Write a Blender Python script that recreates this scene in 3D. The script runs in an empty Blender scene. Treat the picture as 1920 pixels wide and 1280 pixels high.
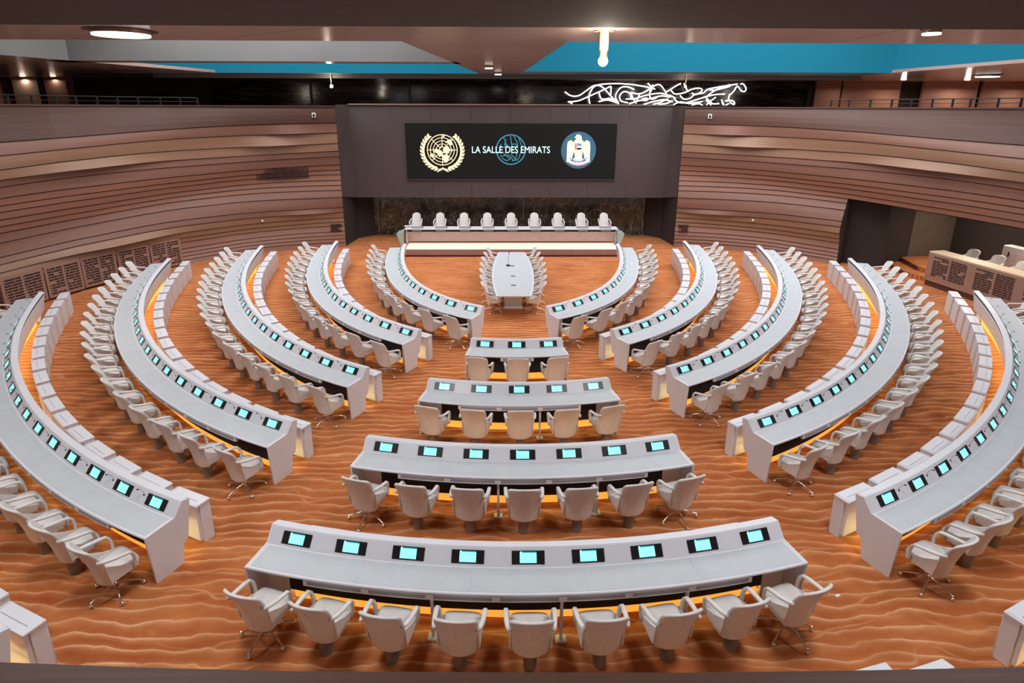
import bpy, bmesh, math, random
from math import sin, cos, pi, radians, sqrt, atan2, hypot
from mathutils import Vector, Matrix

random.seed(7)
sc = bpy.context.scene
COL = sc.collection

# ------------------------------------------------------------------ camera
cam_d = bpy.data.cameras.new('camera')
cam = bpy.data.objects.new('camera', cam_d)
COL.objects.link(cam)
cam_d.sensor_width = 36
cam_d.lens = 1085.0 * 36 / 1920
cam_d.shift_y = -120 / 1920
cam_d.clip_end = 300
_p, _y, _r = radians(16.3456), radians(0.8091), radians(0.1812)
fwd = Vector((sin(_y) * cos(_p), cos(_y) * cos(_p), -sin(_p)))
rt = Vector((cos(_y), -sin(_y), 0))
up = rt.cross(fwd)
r2 = rt * cos(_r) + up * sin(_r)
u2 = -rt * sin(_r) + up * cos(_r)
cam.matrix_world = Matrix(((r2.x, u2.x, -fwd.x, -0.291), (r2.y, u2.y, -fwd.y, -18.7896), (r2.z, u2.z, -fwd.z, 6.1121), (0, 0, 0, 1)))
sc.camera = cam

# ------------------------------------------------------------------ world, colour
w = bpy.data.worlds.new('dusk')
sc.world = w
w.use_nodes = True
w.node_tree.nodes['Background'].inputs[0].default_value = (0.10, 0.13, 0.2, 1)
w.node_tree.nodes['Background'].inputs[1].default_value = 0.25
sc.view_settings.view_transform = 'Standard'
sc.view_settings.look = 'None'
sc.view_settings.exposure = 0.0
sc.view_settings.gamma = 1.0
sc.view_settings.use_curve_mapping = False


def area(name, loc, size, energy, color=(1, 1, 1), rot=(0, 0, 0), shape='DISK', sy=None):
    d = bpy.data.lights.new(name, 'AREA')
    d.shape = shape
    d.size = size
    if sy:
        d.size_y = sy
    d.energy = energy
    d.color = color
    o = bpy.data.objects.new(name, d)
    COL.objects.link(o)
    o.location = loc
    o.rotation_euler = rot
    return o


# unseen area lights added above the two skylight openings to light the hall
area('added_lantern_light', (-8.0, 2.0, 10.6), 10, 1950, (0.94, 0.96, 1.0), shape='RECTANGLE', sy=11)
area('added_lantern_light', (8.5, 2.0, 10.6), 12, 2150, (0.94, 0.96, 1.0), shape='RECTANGLE', sy=10)


# ------------------------------------------------------------------ materials
def mat(name, col, rough=0.6, metal=0.0, emit=None, es=1.0, spec=None, coat=0):
    m = bpy.data.materials.new(name)
    m.use_nodes = True
    b = m.node_tree.nodes['Principled BSDF']
    b.inputs['Base Color'].default_value = (*col, 1)
    b.inputs['Roughness'].default_value = rough
    b.inputs['Metallic'].default_value = metal
    if spec is not None:
        b.inputs['Specular IOR Level'].default_value = spec
    if coat:
        b.inputs['Coat Weight'].default_value = coat
    if emit:
        b.inputs['Emission Color'].default_value = (*emit, 1)
        b.inputs['Emission Strength'].default_value = es
    return m


def N(m, t, **kw):
    n = m.node_tree.nodes.new(t)
    for k, v in kw.items():
        if k in n.inputs:
            n.inputs[k].default_value = v
        else:
            setattr(n, k, v)
    return n


def L(m, a, b):
    m.node_tree.links.new(a, b)


def noisy(m, c1, c2, scale=(3, 3, 3), detail=4, bump=0, rough=None, lo=0.35, hi=0.65):
    """mottle the base colour between two tones with object-space noise"""
    b = m.node_tree.nodes['Principled BSDF']
    tc = N(m, 'ShaderNodeTexCoord')
    mp = N(m, 'ShaderNodeMapping')
    mp.inputs['Scale'].default_value = scale
    nz = N(m, 'ShaderNodeTexNoise')
    nz.inputs['Scale'].default_value = 1
    nz.inputs['Detail'].default_value = detail
    cr = N(m, 'ShaderNodeValToRGB')
    cr.color_ramp.elements[0].position = lo
    cr.color_ramp.elements[1].position = hi
    cr.color_ramp.elements[0].color = (*c1, 1)
    cr.color_ramp.elements[1].color = (*c2, 1)
    L(m, tc.outputs['Object'], mp.inputs['Vector'])
    L(m, mp.outputs['Vector'], nz.inputs['Vector'])
    L(m, nz.outputs['Fac'], cr.inputs['Fac'])
    L(m, cr.outputs['Color'], b.inputs['Base Color'])
    if bump:
        bp = N(m, 'ShaderNodeBump')
        bp.inputs['Strength'].default_value = bump
        bp.inputs['Distance'].default_value = 0.01
        L(m, nz.outputs['Fac'], bp.inputs['Height'])
        L(m, bp.outputs['Normal'], b.inputs['Normal'])
    return m


WHITE = noisy(mat('white_lacquer', (0.69, 0.68, 0.715), 0.38), (0.67, 0.665, 0.70), (0.70, 0.69, 0.73), (2, 2, 2))
INLAY = noisy(mat('grey_writing_surface', (0.5, 0.5, 0.5), 0.5), (0.48, 0.50, 0.525), (0.51, 0.53, 0.555), (5, 5, 5))
LEATHER = noisy(mat('white_leather', (0.68, 0.64, 0.60), 0.5), (0.66, 0.615, 0.585), (0.71, 0.665, 0.635), (8, 8, 8), bump=0.15)
BLACK = noisy(mat('black_plastic', (0.012, 0.011, 0.012), 0.3), (0.010, 0.009, 0.010), (0.016, 0.014, 0.015))
DARK = noisy(mat('dark_felt_panel', (0.02, 0.017, 0.018), 0.85), (0.018, 0.015, 0.016), (0.026, 0.021, 0.022))
GREYP = mat('grey_slot', (0.25, 0.22, 0.22), 0.6)
SLOTG = mat('mauve_slot', (0.30, 0.25, 0.25), 0.6)
CHROME = mat('chrome', (0.75, 0.72, 0.70), 0.12, 1.0)
PEDESTAL = noisy(mat('taupe_metal', (0.22, 0.18, 0.16), 0.45, 0.3), (0.20, 0.165, 0.15), (0.24, 0.195, 0.175))
STRIP = mat('amber_led', (0.9, 0.5, 0.1), 0.6, emit=(1.0, 0.95, 0.46), es=22)
KICK = mat('amber_kick_glow', (0.9, 0.45, 0.08), 0.6, emit=(1.0, 0.44, 0.06), es=0.85)  # emission stands in for the orange light on the kickboard
SCREEN = mat('cyan_display', (0.02, 0.1, 0.1), 0.25, emit=(0.30, 0.90, 0.90), es=1.3)
SCRHEAD = mat('teal_display_header', (0.0, 0.05, 0.06), 0.25, emit=(0.03, 0.36, 0.40), es=1.0)
SCRDOT = mat('white_display_icon', (0.5, 0.5, 0.5), 0.25, emit=(0.75, 1, 1), es=1.3)
BULK = noisy(mat('taupe_bulkhead', (0.075, 0.052, 0.050), 0.8), (0.072, 0.050, 0.049), (0.080, 0.056, 0.054), (0.6, 0.6, 0.6))
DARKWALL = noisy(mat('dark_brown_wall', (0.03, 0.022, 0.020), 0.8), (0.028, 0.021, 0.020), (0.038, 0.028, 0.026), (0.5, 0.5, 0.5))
GROOVE = mat('groove_shadow_gap', (0.04, 0.017, 0.014), 0.9)
SCRBLK = mat('black_screen', (0.006, 0.0055, 0.0055), 0.7, emit=(1, 0.95, 0.93), es=0.006, spec=0.15)
GOLD = mat('pale_gold_glow', (0.6, 0.5, 0.3), 0.6, emit=(1.0, 0.78, 0.50), es=0.98)
TEALLINE = mat('teal_glow', (0.03, 0.2, 0.25), 0.6, emit=(0.045, 0.25, 0.34), es=0.8)
CYANTXT = mat('ice_text_glow', (0.5, 0.8, 0.8), 0.6, emit=(0.55, 0.95, 0.98), es=1.15)
BLUEDISC = mat('slate_blue_glow', (0.02, 0.06, 0.1), 0.6, emit=(0.032, 0.11, 0.165), es=0.95)
REDG = mat('red_glow', (0.5, 0.1, 0.1), 0.6, emit=(0.85, 0.16, 0.17), es=1.0)
PINKG = mat('pale_pink_glow', (0.5, 0.3, 0.3), 0.6, emit=(1.0, 0.75, 0.76), es=1.0)
WHITEG = mat('white_glow', (0.5, 0.5, 0.5), 0.6, emit=(0.72, 0.98, 1.0), es=1.0)
NEON = mat('white_neon', (1, 1, 1), 0.5, emit=(1, 1, 1), es=2.2)
BULB = mat('lamp_bulb', (1, 1, 1), 0.5, emit=(1, 0.88, 0.70), es=28)
DIFF = mat('lamp_diffuser', (1, 1, 1), 0.5, emit=(1, 0.95, 0.88), es=2.5)
BRONZE = mat('bronze_pole', (0.45, 0.36, 0.30), 0.3, 0.7)
CHAMP = mat('champagne_metal', (0.55, 0.47, 0.33), 0.3, 0.6)
GREYFACE = noisy(mat('grey_lantern_panel', (0.3, 0.3, 0.29), 0.7), (0.155, 0.155, 0.15), (0.18, 0.18, 0.172), (0.4, 0.4, 0.4))
BLUEFACE = mat('blue_glow_lantern_panel', (0.004, 0.06, 0.09), 0.9, emit=(0.018, 0.20, 0.30), es=0.68, spec=0.05)  # emission stands in for the blue dusk sky in the lanterns
RAIL = mat('dark_rail_metal', (0.02, 0.016, 0.015), 0.7, 0.0)
BROWNP = noisy(mat('brown_gallery_panel', (0.30, 0.16, 0.12), 0.7), (0.26, 0.135, 0.10), (0.33, 0.18, 0.135), (0.5, 0.5, 3))
BEIGEP = noisy(mat('beige_column', (0.45, 0.33, 0.25), 0.6), (0.40, 0.28, 0.21), (0.50, 0.37, 0.28), (1.0, 1, 0.2))
STEPRED = mat('dark_red_riser', (0.12, 0.02, 0.02), 0.8)
PARAP = noisy(mat('brown_parapet_wood', (0.3, 0.2, 0.15), 0.5), (0.28, 0.18, 0.135), (0.36, 0.24, 0.185), (1.2, 60, 60))
LIGHTWOOD = noisy(mat('light_wood', (0.5, 0.36, 0.25), 0.5), (0.60, 0.44, 0.30), (0.68, 0.52, 0.36), (1, 20, 20))
GLASSG = mat('greenish_glass', (0.42, 0.52, 0.45), 0.15, 0.0)
PAPER = mat('paper', (0.8, 0.78, 0.76), 0.8)
BEAM = noisy(mat('dark_ceiling_beam', (0.042, 0.030, 0.026), 0.8), (0.040, 0.029, 0.025), (0.048, 0.034, 0.030))


def wood_mat(name, cdark, clight, gz=18):
    m = mat(name, clight, 0.55)
    b = m.node_tree.nodes['Principled BSDF']
    tc = N(m, 'ShaderNodeTexCoord')
    mp = N(m, 'ShaderNodeMapping')
    mp.inputs['Scale'].default_value = (0.35, 0.35, gz)
    nz = N(m, 'ShaderNodeTexNoise')
    nz.inputs['Scale'].default_value = 1.0
    nz.inputs['Detail'].default_value = 5
    cr = N(m, 'ShaderNodeValToRGB')
    cr.color_ramp.elements[0].position = 0.3
    cr.color_ramp.elements[1].position = 0.7
    cr.color_ramp.elements[0].color = (*cdark, 1)
    cr.color_ramp.elements[1].color = (*clight, 1)
    L(m, tc.outputs['Object'], mp.inputs['Vector'])
    L(m, mp.outputs['Vector'], nz.inputs['Vector'])
    L(m, nz.outputs['Fac'], cr.inputs['Fac'])
    L(m, cr.outputs['Color'], b.inputs['Base Color'])
    return m


WOODS = [wood_mat('rose_wood_board', (0.180, 0.079, 0.052), (0.220, 0.099, 0.065)),
         wood_mat('tan_wood_board', (0.246, 0.128, 0.075), (0.286, 0.154, 0.090)),
         wood_mat('red_wood_board', (0.187, 0.067, 0.035), (0.220, 0.084, 0.045)),
         wood_mat('brown_wood_board', (0.075, 0.030, 0.019), (0.092, 0.037, 0.023))]
WOODS.append(wood_mat('light_rose_wood_board', (0.29, 0.165, 0.125), (0.345, 0.195, 0.15)))


def carpet_mat():
    m = mat('dune_carpet', (0.4, 0.1, 0.03), 0.95, spec=0.1)
    b = m.node_tree.nodes['Principled BSDF']
    tc = N(m, 'ShaderNodeTexCoord')
    # warp that makes the ripples wander
    mp1 = N(m, 'ShaderNodeMapping')
    mp1.inputs['Scale'].default_value = (1.15, 1.3, 1)
    n1 = N(m, 'ShaderNodeTexNoise')
    n1.inputs['Scale'].default_value = 1.0
    n1.inputs['Detail'].default_value = 3.0
    n1.inputs['Roughness'].default_value = 0.45
    L(m, tc.outputs['Object'], mp1.inputs['Vector'])
    L(m, mp1.outputs['Vector'], n1.inputs['Vector'])
    sx = N(m, 'ShaderNodeSeparateXYZ')
    L(m, tc.outputs['Object'], sx.inputs['Vector'])

    def math(op, a, bv):
        n = N(m, 'ShaderNodeMath', operation=op)
        for i, v in enumerate((a, bv)):
            if isinstance(v, (int, float)):
                n.inputs[i].default_value = v
            else:
                L(m, v, n.inputs[i])
        return n.outputs[0]

    def layer(freq, warp, src):
        y = math('MULTIPLY', sx.outputs['Y'], freq)
        d = math('MULTIPLY', src, warp)
        return math('FRACT', math('ADD', y, d), 0)

    f1 = layer(5.0, 2.3, n1.outputs['Fac'])
    r1 = N(m, 'ShaderNodeValToRGB')
    e = r1.color_ramp.elements
    e[0].position = 0.0
    e[0].color = (0.05, 0.05, 0.05, 1)
    e[1].position = 1.0
    e[1].color = (0.05, 0.05, 0.05, 1)
    for p_, v_ in ((0.3, 0.0), (0.62, 0.12), (0.80, 0.45), (0.87, 0.95), (0.93, 0.25)):
        k = r1.color_ramp.elements.new(p_)
        k.color = (v_, v_, v_, 1)
    L(m, f1, r1.inputs['Fac'])
    # second, finer family of crests
    mp2 = N(m, 'ShaderNodeMapping')
    mp2.inputs['Scale'].default_value = (0.7, 1.0, 1)
    mp2.inputs['Location'].default_value = (7, 3, 0)
    n2 = N(m, 'ShaderNodeTexNoise')
    n2.inputs['Scale'].default_value = 1.0
    n2.inputs['Detail'].default_value = 2.0
    L(m, tc.outputs['Object'], mp2.inputs['Vector'])
    L(m, mp2.outputs['Vector'], n2.inputs['Vector'])
    f2 = layer(2.3, 2.6, n2.outputs['Fac'])
    r2_ = N(m, 'ShaderNodeValToRGB')
    e = r2_.color_ramp.elements
    e[0].position = 0.80
    e[0].color = (0, 0, 0, 1)
    e[1].position = 0.95
    e[1].color = (0, 0, 0, 1)
    k = r2_.color_ramp.elements.new(0.88)
    k.color = (0.65, 0.65, 0.65, 1)
    L(m, f2, r2_.inputs['Fac'])
    # crests fade in and out
    n3 = N(m, 'ShaderNodeTexNoise')
    n3.inputs['Scale'].default_value = 1.1
    n3.inputs['Detail'].default_value = 3
    L(m, tc.outputs['Object'], n3.inputs['Vector'])
    fade = N(m, 'ShaderNodeMapRange')
    fade.inputs['From Min'].default_value = 0.35
    fade.inputs['From Max'].default_value = 0.62
    fade.inputs['To Min'].default_value = 0.38
    fade.inputs['To Max'].default_value = 1.0
    L(m, n3.outputs['Fac'], fade.inputs['Value'])
    a = math('MULTIPLY', r1.outputs['Color'], fade.outputs[0])
    crest = math('MAXIMUM', a, math('MULTIPLY', r2_.outputs['Color'], math('SUBTRACT', 1.1, fade.outputs[0])))
    # ground tone patches + pile grain
    n4 = N(m, 'ShaderNodeTexNoise')
    n4.inputs['Scale'].default_value = 0.9
    n4.inputs['Detail'].default_value = 8
    n4.inputs['Roughness'].default_value = 0.65
    mp4 = N(m, 'ShaderNodeMapping')
    mp4.inputs['Scale'].default_value = (0.8, 2.2, 1)
    L(m, tc.outputs['Object'], mp4.inputs['Vector'])
    L(m, mp4.outputs['Vector'], n4.inputs['Vector'])
    base = N(m, 'ShaderNodeValToRGB')
    e = base.color_ramp.elements
    e[0].position = 0.32
    e[0].color = (0.34, 0.078, 0.022, 1)
    e[1].position = 0.68
    e[1].color = (0.49, 0.165, 0.050, 1)
    L(m, n4.outputs['Fac'], base.inputs['Fac'])
    mx = N(m, 'ShaderNodeMix', data_type='RGBA')
    L(m, crest, mx.inputs['Factor'])
    L(m, base.outputs['Color'], mx.inputs['A'])
    mx.inputs['B'].default_value = (0.78, 0.44, 0.23, 1)
    L(m, mx.outputs['Result'], b.inputs['Base Color'])
    n5 = N(m, 'ShaderNodeTexNoise')
    n5.inputs['Scale'].default_value = 90
    bp = N(m, 'ShaderNodeBump')
    bp.inputs['Strength'].default_value = 0.3
    bp.inputs['Distance'].default_value = 0.01
    L(m, tc.outputs['Object'], n5.inputs['Vector'])
    L(m, n5.outputs['Fac'], bp.inputs['Height'])
    L(m, bp.outputs['Normal'], b.inputs['Normal'])
    return m


CARPET = carpet_mat()


def marble_mat():
    m = mat('dark_green_marble', (0.03, 0.03, 0.025), 0.18)
    b = m.node_tree.nodes['Principled BSDF']
    tc = N(m, 'ShaderNodeTexCoord')
    n1 = N(m, 'ShaderNodeTexNoise')
    n1.inputs['Scale'].default_value = 1.6
    n1.inputs['Detail'].default_value = 9
    n1.inputs['Roughness'].default_value = 0.65
    n1.inputs['Distortion'].default_value = 1.2
    L(m, tc.outputs['Object'], n1.inputs['Vector'])
    def vein(scale, dist, wdt, seed, aniso):
        mp = N(m, 'ShaderNodeMapping')
        mp.inputs['Scale'].default_value = aniso
        mp.inputs['Location'].default_value = (seed, seed * 2, seed * 3)
        mp.inputs['Rotation'].default_value = (0, 0.5 * seed, 0)
        n = N(m, 'ShaderNodeTexNoise')
        n.inputs['Scale'].default_value = scale
        n.inputs['Detail'].default_value = 3
        n.inputs['Distortion'].default_value = dist
        L(m, tc.outputs['Object'], mp.inputs['Vector'])
        L(m, mp.outputs['Vector'], n.inputs['Vector'])
        a = N(m, 'ShaderNodeMath', operation='SUBTRACT')
        a.inputs[1].default_value = 0.5
        L(m, n.outputs['Fac'], a.inputs[0])
        b2 = N(m, 'ShaderNodeMath', operation='ABSOLUTE')
        L(m, a.outputs[0], b2.inputs[0])
        c = N(m, 'ShaderNodeMapRange')
        c.inputs['From Min'].default_value = 0
        c.inputs['From Max'].default_value = wdt
        c.inputs['To Min'].default_value = 1
        c.inputs['To Max'].default_value = 0
        L(m, b2.outputs[0], c.inputs['Value'])
        return c.outputs[0]
    v1 = vein(0.9, 0.6, 0.007, 1.3, (1, 1, .45))
    v2 = vein(1.7, 0.4, 0.008, 4.1, (.5, 1, 1.2))
    v3 = vein(2.6, 0.3, 0.010, 7.7, (1, 1, .3))
    m1 = N(m, 'ShaderNodeMath', operation='MAXIMUM')
    m2 = N(m, 'ShaderNodeMath', operation='MAXIMUM')
    L(m, v1, m1.inputs[0])
    L(m, v2, m1.inputs[1])
    L(m, m1.outputs[0], m2.inputs[0])
    L(m, v3, m2.inputs[1])
    cv = N(m, 'ShaderNodeMix', data_type='RGBA')
    L(m, m2.outputs[0], cv.inputs['Factor'])
    cv.inputs['A'].default_value = (0, 0, 0, 1)
    cv.inputs['B'].default_value = (0.34, 0.35, 0.31, 1)
    c1 = N(m, 'ShaderNodeValToRGB')
    c1.color_ramp.elements[0].position = 0.35
    c1.color_ramp.elements[0].color = (0.016, 0.013, 0.010, 1)
    c1.color_ramp.elements[1].position = 0.75
    c1.color_ramp.elements[1].color = (0.085, 0.088, 0.072, 1)
    L(m, n1.outputs['Fac'], c1.inputs['Fac'])
    mx = N(m, 'ShaderNodeMix', data_type='RGBA', blend_type='ADD')
    n2 = N(m, 'ShaderNodeTexNoise')
    n2.inputs['Scale'].default_value = 1.0
    L(m, tc.outputs['Object'], n2.inputs['Vector'])
    mr = N(m, 'ShaderNodeMapRange')
    mr.inputs['From Min'].default_value = 0.3
    mr.inputs['From Max'].default_value = 0.7
    mr.inputs['To Min'].default_value = 0.15
    mr.inputs['To Max'].default_value = 0.9
    L(m, n2.outputs['Fac'], mr.inputs['Value'])
    L(m, mr.outputs[0], mx.inputs['Factor'])
    L(m, c1.outputs['Color'], mx.inputs['A'])
    L(m, cv.outputs['Result'], mx.inputs['B'])
    L(m, mx.outputs['Result'], b.inputs['Base Color'])
    return m


MARBLE = marble_mat()


def glassdark_mat():
    m = mat('night_glass', (0.012, 0.011, 0.011), 0.12)
    b = m.node_tree.nodes['Principled BSDF']
    tc = N(m, 'ShaderNodeTexCoord')
    mp = N(m, 'ShaderNodeMapping')
    mp.inputs['Scale'].default_value = (0.9, 1, 9)
    n1 = N(m, 'ShaderNodeTexNoise')
    n1.inputs['Scale'].default_value = 1
    n1.inputs['Detail'].default_value = 4
    L(m, tc.outputs['Object'], mp.inputs['Vector'])
    L(m, mp.outputs['Vector'], n1.inputs['Vector'])
    cr = N(m, 'ShaderNodeValToRGB')
    cr.color_ramp.elements[0].position = 0.45
    cr.color_ramp.elements[0].color = (0.010, 0.008, 0.007, 1)
    cr.color_ramp.elements[1].position = 0.72
    cr.color_ramp.elements[1].color = (0.09, 0.07, 0.06, 1)  # pale noise streaks paint wavy reflections into the dark glass
    L(m, n1.outputs['Fac'], cr.inputs['Fac'])
    L(m, cr.outputs['Color'], b.inputs['Base Color'])
    return m


NIGHT = glassdark_mat()


def ceil_mat():
    m = mat('satin_ceiling', (0.23, 0.15, 0.13), 0.22, 0.0, coat=0.0)
    noisy(m, (0.40, 0.275, 0.235), (0.45, 0.31, 0.27), (0.25, 0.25, 0.25))
    b = m.node_tree.nodes['Principled BSDF']
    b.inputs['IOR'].default_value = 1.6
    return m


CEIL = ceil_mat()


# ------------------------------------------------------------------ mesh helpers
class MB:
    def __init__(s):
        s.v, s.f, s.m, s.s = [], [], [], []

    def add(s, vs, fs, mi=0, smooth=False):
        o = len(s.v)
        s.v += [tuple(x) for x in vs]
        for f in fs:
            s.f.append(tuple(i + o for i in f))
            s.m.append(mi)
            s.s.append(smooth)
        return s

    def box(s, c, d, rz=0, mi=0, rx=0):
        hx, hy, hz = d[0] / 2, d[1] / 2, d[2] / 2
        M = Matrix.Translation(c) @ Matrix.Rotation(rz, 4, 'Z') @ Matrix.Rotation(rx, 4, 'X')
        vs = [M @ Vector((x * hx, y * hy, z * hz)) for z in (-1, 1) for y in (-1, 1) for x in (-1, 1)]
        return s.add(vs, [(0, 2, 3, 1), (4, 5, 7, 6), (0, 1, 5, 4), (2, 6, 7, 3), (0, 4, 6, 2), (1, 3, 7, 5)], mi)

    def cyl(s, a, b, r, n=12, r1=None, mi=0, smooth=True):
        a, b = Vector(a), Vector(b)
        d = (b - a).normalized()
        q = d.orthogonal().normalized()
        t = d.cross(q)
        r1 = r if r1 is None else r1
        vs = []
        for P_, R_ in ((a, r), (b, r1)):
            for k in range(n):
                an = 2 * pi * k / n
                vs.append(P_ + (q * cos(an) + t * sin(an)) * R_)
        s.add(vs, [(k, (k + 1) % n, n + (k + 1) % n, n + k) for k in range(n)], mi, smooth)
        s.add(vs, [tuple(range(n))[::-1], tuple(range(n, 2 * n))], mi, False)
        return s

    def tube(s, pts, r, n=8, mi=0, closed=False):
        pts = [Vector(p) for p in pts]
        rings = []
        q = None
        m_ = len(pts)
        for i, p in enumerate(pts):
            a = pts[(i - 1) % m_] if (closed or i > 0) else p
            b = pts[(i + 1) % m_] if (closed or i < m_ - 1) else p
            d = (b - a).normalized()
            if q is None:
                q = d.orthogonal().normalized()
            q = (q - d * q.dot(d)).normalized()
            t = d.cross(q)
            R_ = r[i] if isinstance(r, (list, tuple)) else r
            rings.append([p + (q * cos(2 * pi * k / n) + t * sin(2 * pi * k / n)) * R_ for k in range(n)])
        vs = [v for ring in rings for v in ring]
        fs = []
        rng = m_ if closed else m_ - 1
        for i in range(rng):
            j = (i + 1) % m_
            for k in range(n):
                fs.append((i * n + k, i * n + (k + 1) % n, j * n + (k + 1) % n, j * n + k))
        s.add(vs, fs, mi, True)
        if not closed:
            s.add(vs, [tuple(range(n))[::-1], tuple(range((m_ - 1) * n, m_ * n))], mi)
        return s

    def ball(s, c, r, n=10, mi=0, sc_=(1, 1, 1)):
        vs, fs = [], []
        h = n // 2
        for i in range(h + 1):
            th = pi * i / h
            for k in range(n):
                ph = 2 * pi * k / n
                vs.append((c[0] + r * sc_[0] * sin(th) * cos(ph), c[1] + r * sc_[1] * sin(th) * sin(ph), c[2] + r * sc_[2] * cos(th)))
        for i in range(h):
            for k in range(n):
                fs.append((i * n + k, i * n + (k + 1) % n, (i + 1) * n + (k + 1) % n, (i + 1) * n + k))
        return s.add(vs, fs, mi, True)

    def prism(s, poly, z0, z1, mi=0):
        n = len(poly)
        vs = [(x, y, z0) for x, y in poly] + [(x, y, z1) for x, y in poly]
        return s.add(vs, [tuple(range(n))[::-1], tuple(range(n, 2 * n))] + [(k, (k + 1) % n, n + (k + 1) % n, n + k) for k in range(n)], mi)

    def xzprism(s, poly, y0, y1, mi=0):
        n = len(poly)
        vs = [(x, y0, z) for x, z in poly] + [(x, y1, z) for x, z in poly]
        return s.add(vs, [tuple(range(n)), tuple(range(n, 2 * n))[::-1]] + [((k + 1) % n, k, n + k, n + (k + 1) % n) for k in range(n)], mi)

    def build(s, name, mats, parent=None, bevel=0, seg=2, subsurf=0, weld=False):
        me = bpy.data.meshes.new(name)
        me.from_pydata(s.v, [], s.f)
        if not isinstance(mats, (list, tuple)):
            mats = [mats]
        for m_ in mats:
            me.materials.append(m_)
        me.polygons.foreach_set('material_index', s.m)
        me.polygons.foreach_set('use_smooth', s.s)
        bm = bmesh.new()
        bm.from_mesh(me)
        if weld or bevel or subsurf:
            bmesh.ops.remove_doubles(bm, verts=bm.verts, dist=1e-5)
        bmesh.ops.recalc_face_normals(bm, faces=bm.faces)
        if bevel:
            ed = [e for e in bm.edges if len(e.link_faces) == 2 and e.calc_face_angle(0) > 0.5]
            bmesh.ops.bevel(bm, geom=ed, offset=bevel, segments=seg, profile=0.5, affect='EDGES', clamp_overlap=True)
            for f in bm.faces:
                f.smooth = len(f.verts) == 4 and f.calc_area() < bevel * 3 or f.smooth
        bm.to_mesh(me)
        bm.free()
        o = bpy.data.objects.new(name, me)
        COL.objects.link(o)
        if subsurf:
            md = o.modifiers.new('s', 'SUBSURF')
            md.levels = md.render_levels = subsurf
            dg = bpy.context.evaluated_depsgraph_get()
            me2 = bpy.data.meshes.new_from_object(o.evaluated_get(dg))
            o.modifiers.clear()
            o.data = me2
            me2.polygons.foreach_set('use_smooth', [True] * len(me2.polygons))
            me2.name = name
        if parent:
            o.parent = parent
        return o


def empty(name, loc=(0, 0, 0), rz=0):
    o = bpy.data.objects.new(name, None)
    o.empty_display_size = 0.2
    COL.objects.link(o)
    o.location = loc
    o.rotation_euler = (0, 0, rz)
    return o


def tag(o, label=None, cat=None, group=None, kind=None):
    if label:
        o['label'] = label
    if cat:
        o['category'] = cat
    if group:
        o['group'] = group
    if kind:
        o['kind'] = kind
    return o


def struct(o):
    o['kind'] = 'structure'
    return o


CH = {}


def kids(o):
    return [c for c in bpy.data.objects if c.parent == o]


def tree_of(o):
    return [o, [tree_of(c) for c in kids(o)]]


def copy_tree(t, parent=None):
    o, cs = t
    c = o.copy()
    COL.objects.link(c)
    if parent is not None:
        c.parent = parent
    for ch in cs:
        copy_tree(ch, c)
    return c


def fresh(t):
    """a template tree is used itself the first time, copied afterwards"""
    if not t[2]:
        t[2] = True
        return t[0]
    return copy_tree((t[0], t[1]))


ORD = ['first', 'second', 'third', 'fourth', 'fifth', 'sixth', 'seventh', 'eighth', 'ninth', 'tenth', 'eleventh', 'twelfth', 'thirteenth',
       'fourteenth', 'fifteenth', 'sixteenth', 'seventeenth', 'eighteenth', 'nineteenth', 'twentieth', 'twenty-first']

# ------------------------------------------------------------------ room paths
# heading polynomial a + c t + m t^2 + n t^3 along each curved desk, start at the screen nearest the aisle
RING = {1: (1.2052174, -3.8116287, 0.5709997, 0.2150887, -0.0083373, -0.0018938, 0.0001718, 0.3372, 8.4605),
        2: (2.7074873, -5.507988, 0.5985016, 0.1313417, -0.0025782, -0.0005142, 3.03e-05, 0.354, 11.0641),
        3: (3.5185265, -7.6633936, 0.5234996, 0.1285582, -0.0117916, 0.0010092, -3.63e-05, 0.3737, 13.1758),
        4: (4.3285588, -9.7995333, 0.464197, 0.0955871, -0.005917, 0.0004924, -1.87e-05, 0.3943, 14.1756),
        5: (5.1312881, -11.8889961, 0.4346907, 0.0790181, -0.0055909, 0.0005759, -2.4e-05, 0.4214, 13.0777),
        6: (5.916, -13.98, 0.41, 0.070, 0.0, 0.0, 0.0, 0.43, 2.2)}
CENTRE = {2: (5.8126, -6.3457, 1.0954, 3), 3: (7.7837, -8.5733, 1.8494, 5), 4: (10.73, -10.7819, 2.6074, 7), 5: (12.7708, -12.9671, 3.3665, 9),
          6: (14.7, -15.19, 4.15, 11)}
PITCH = 0.7399


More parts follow.
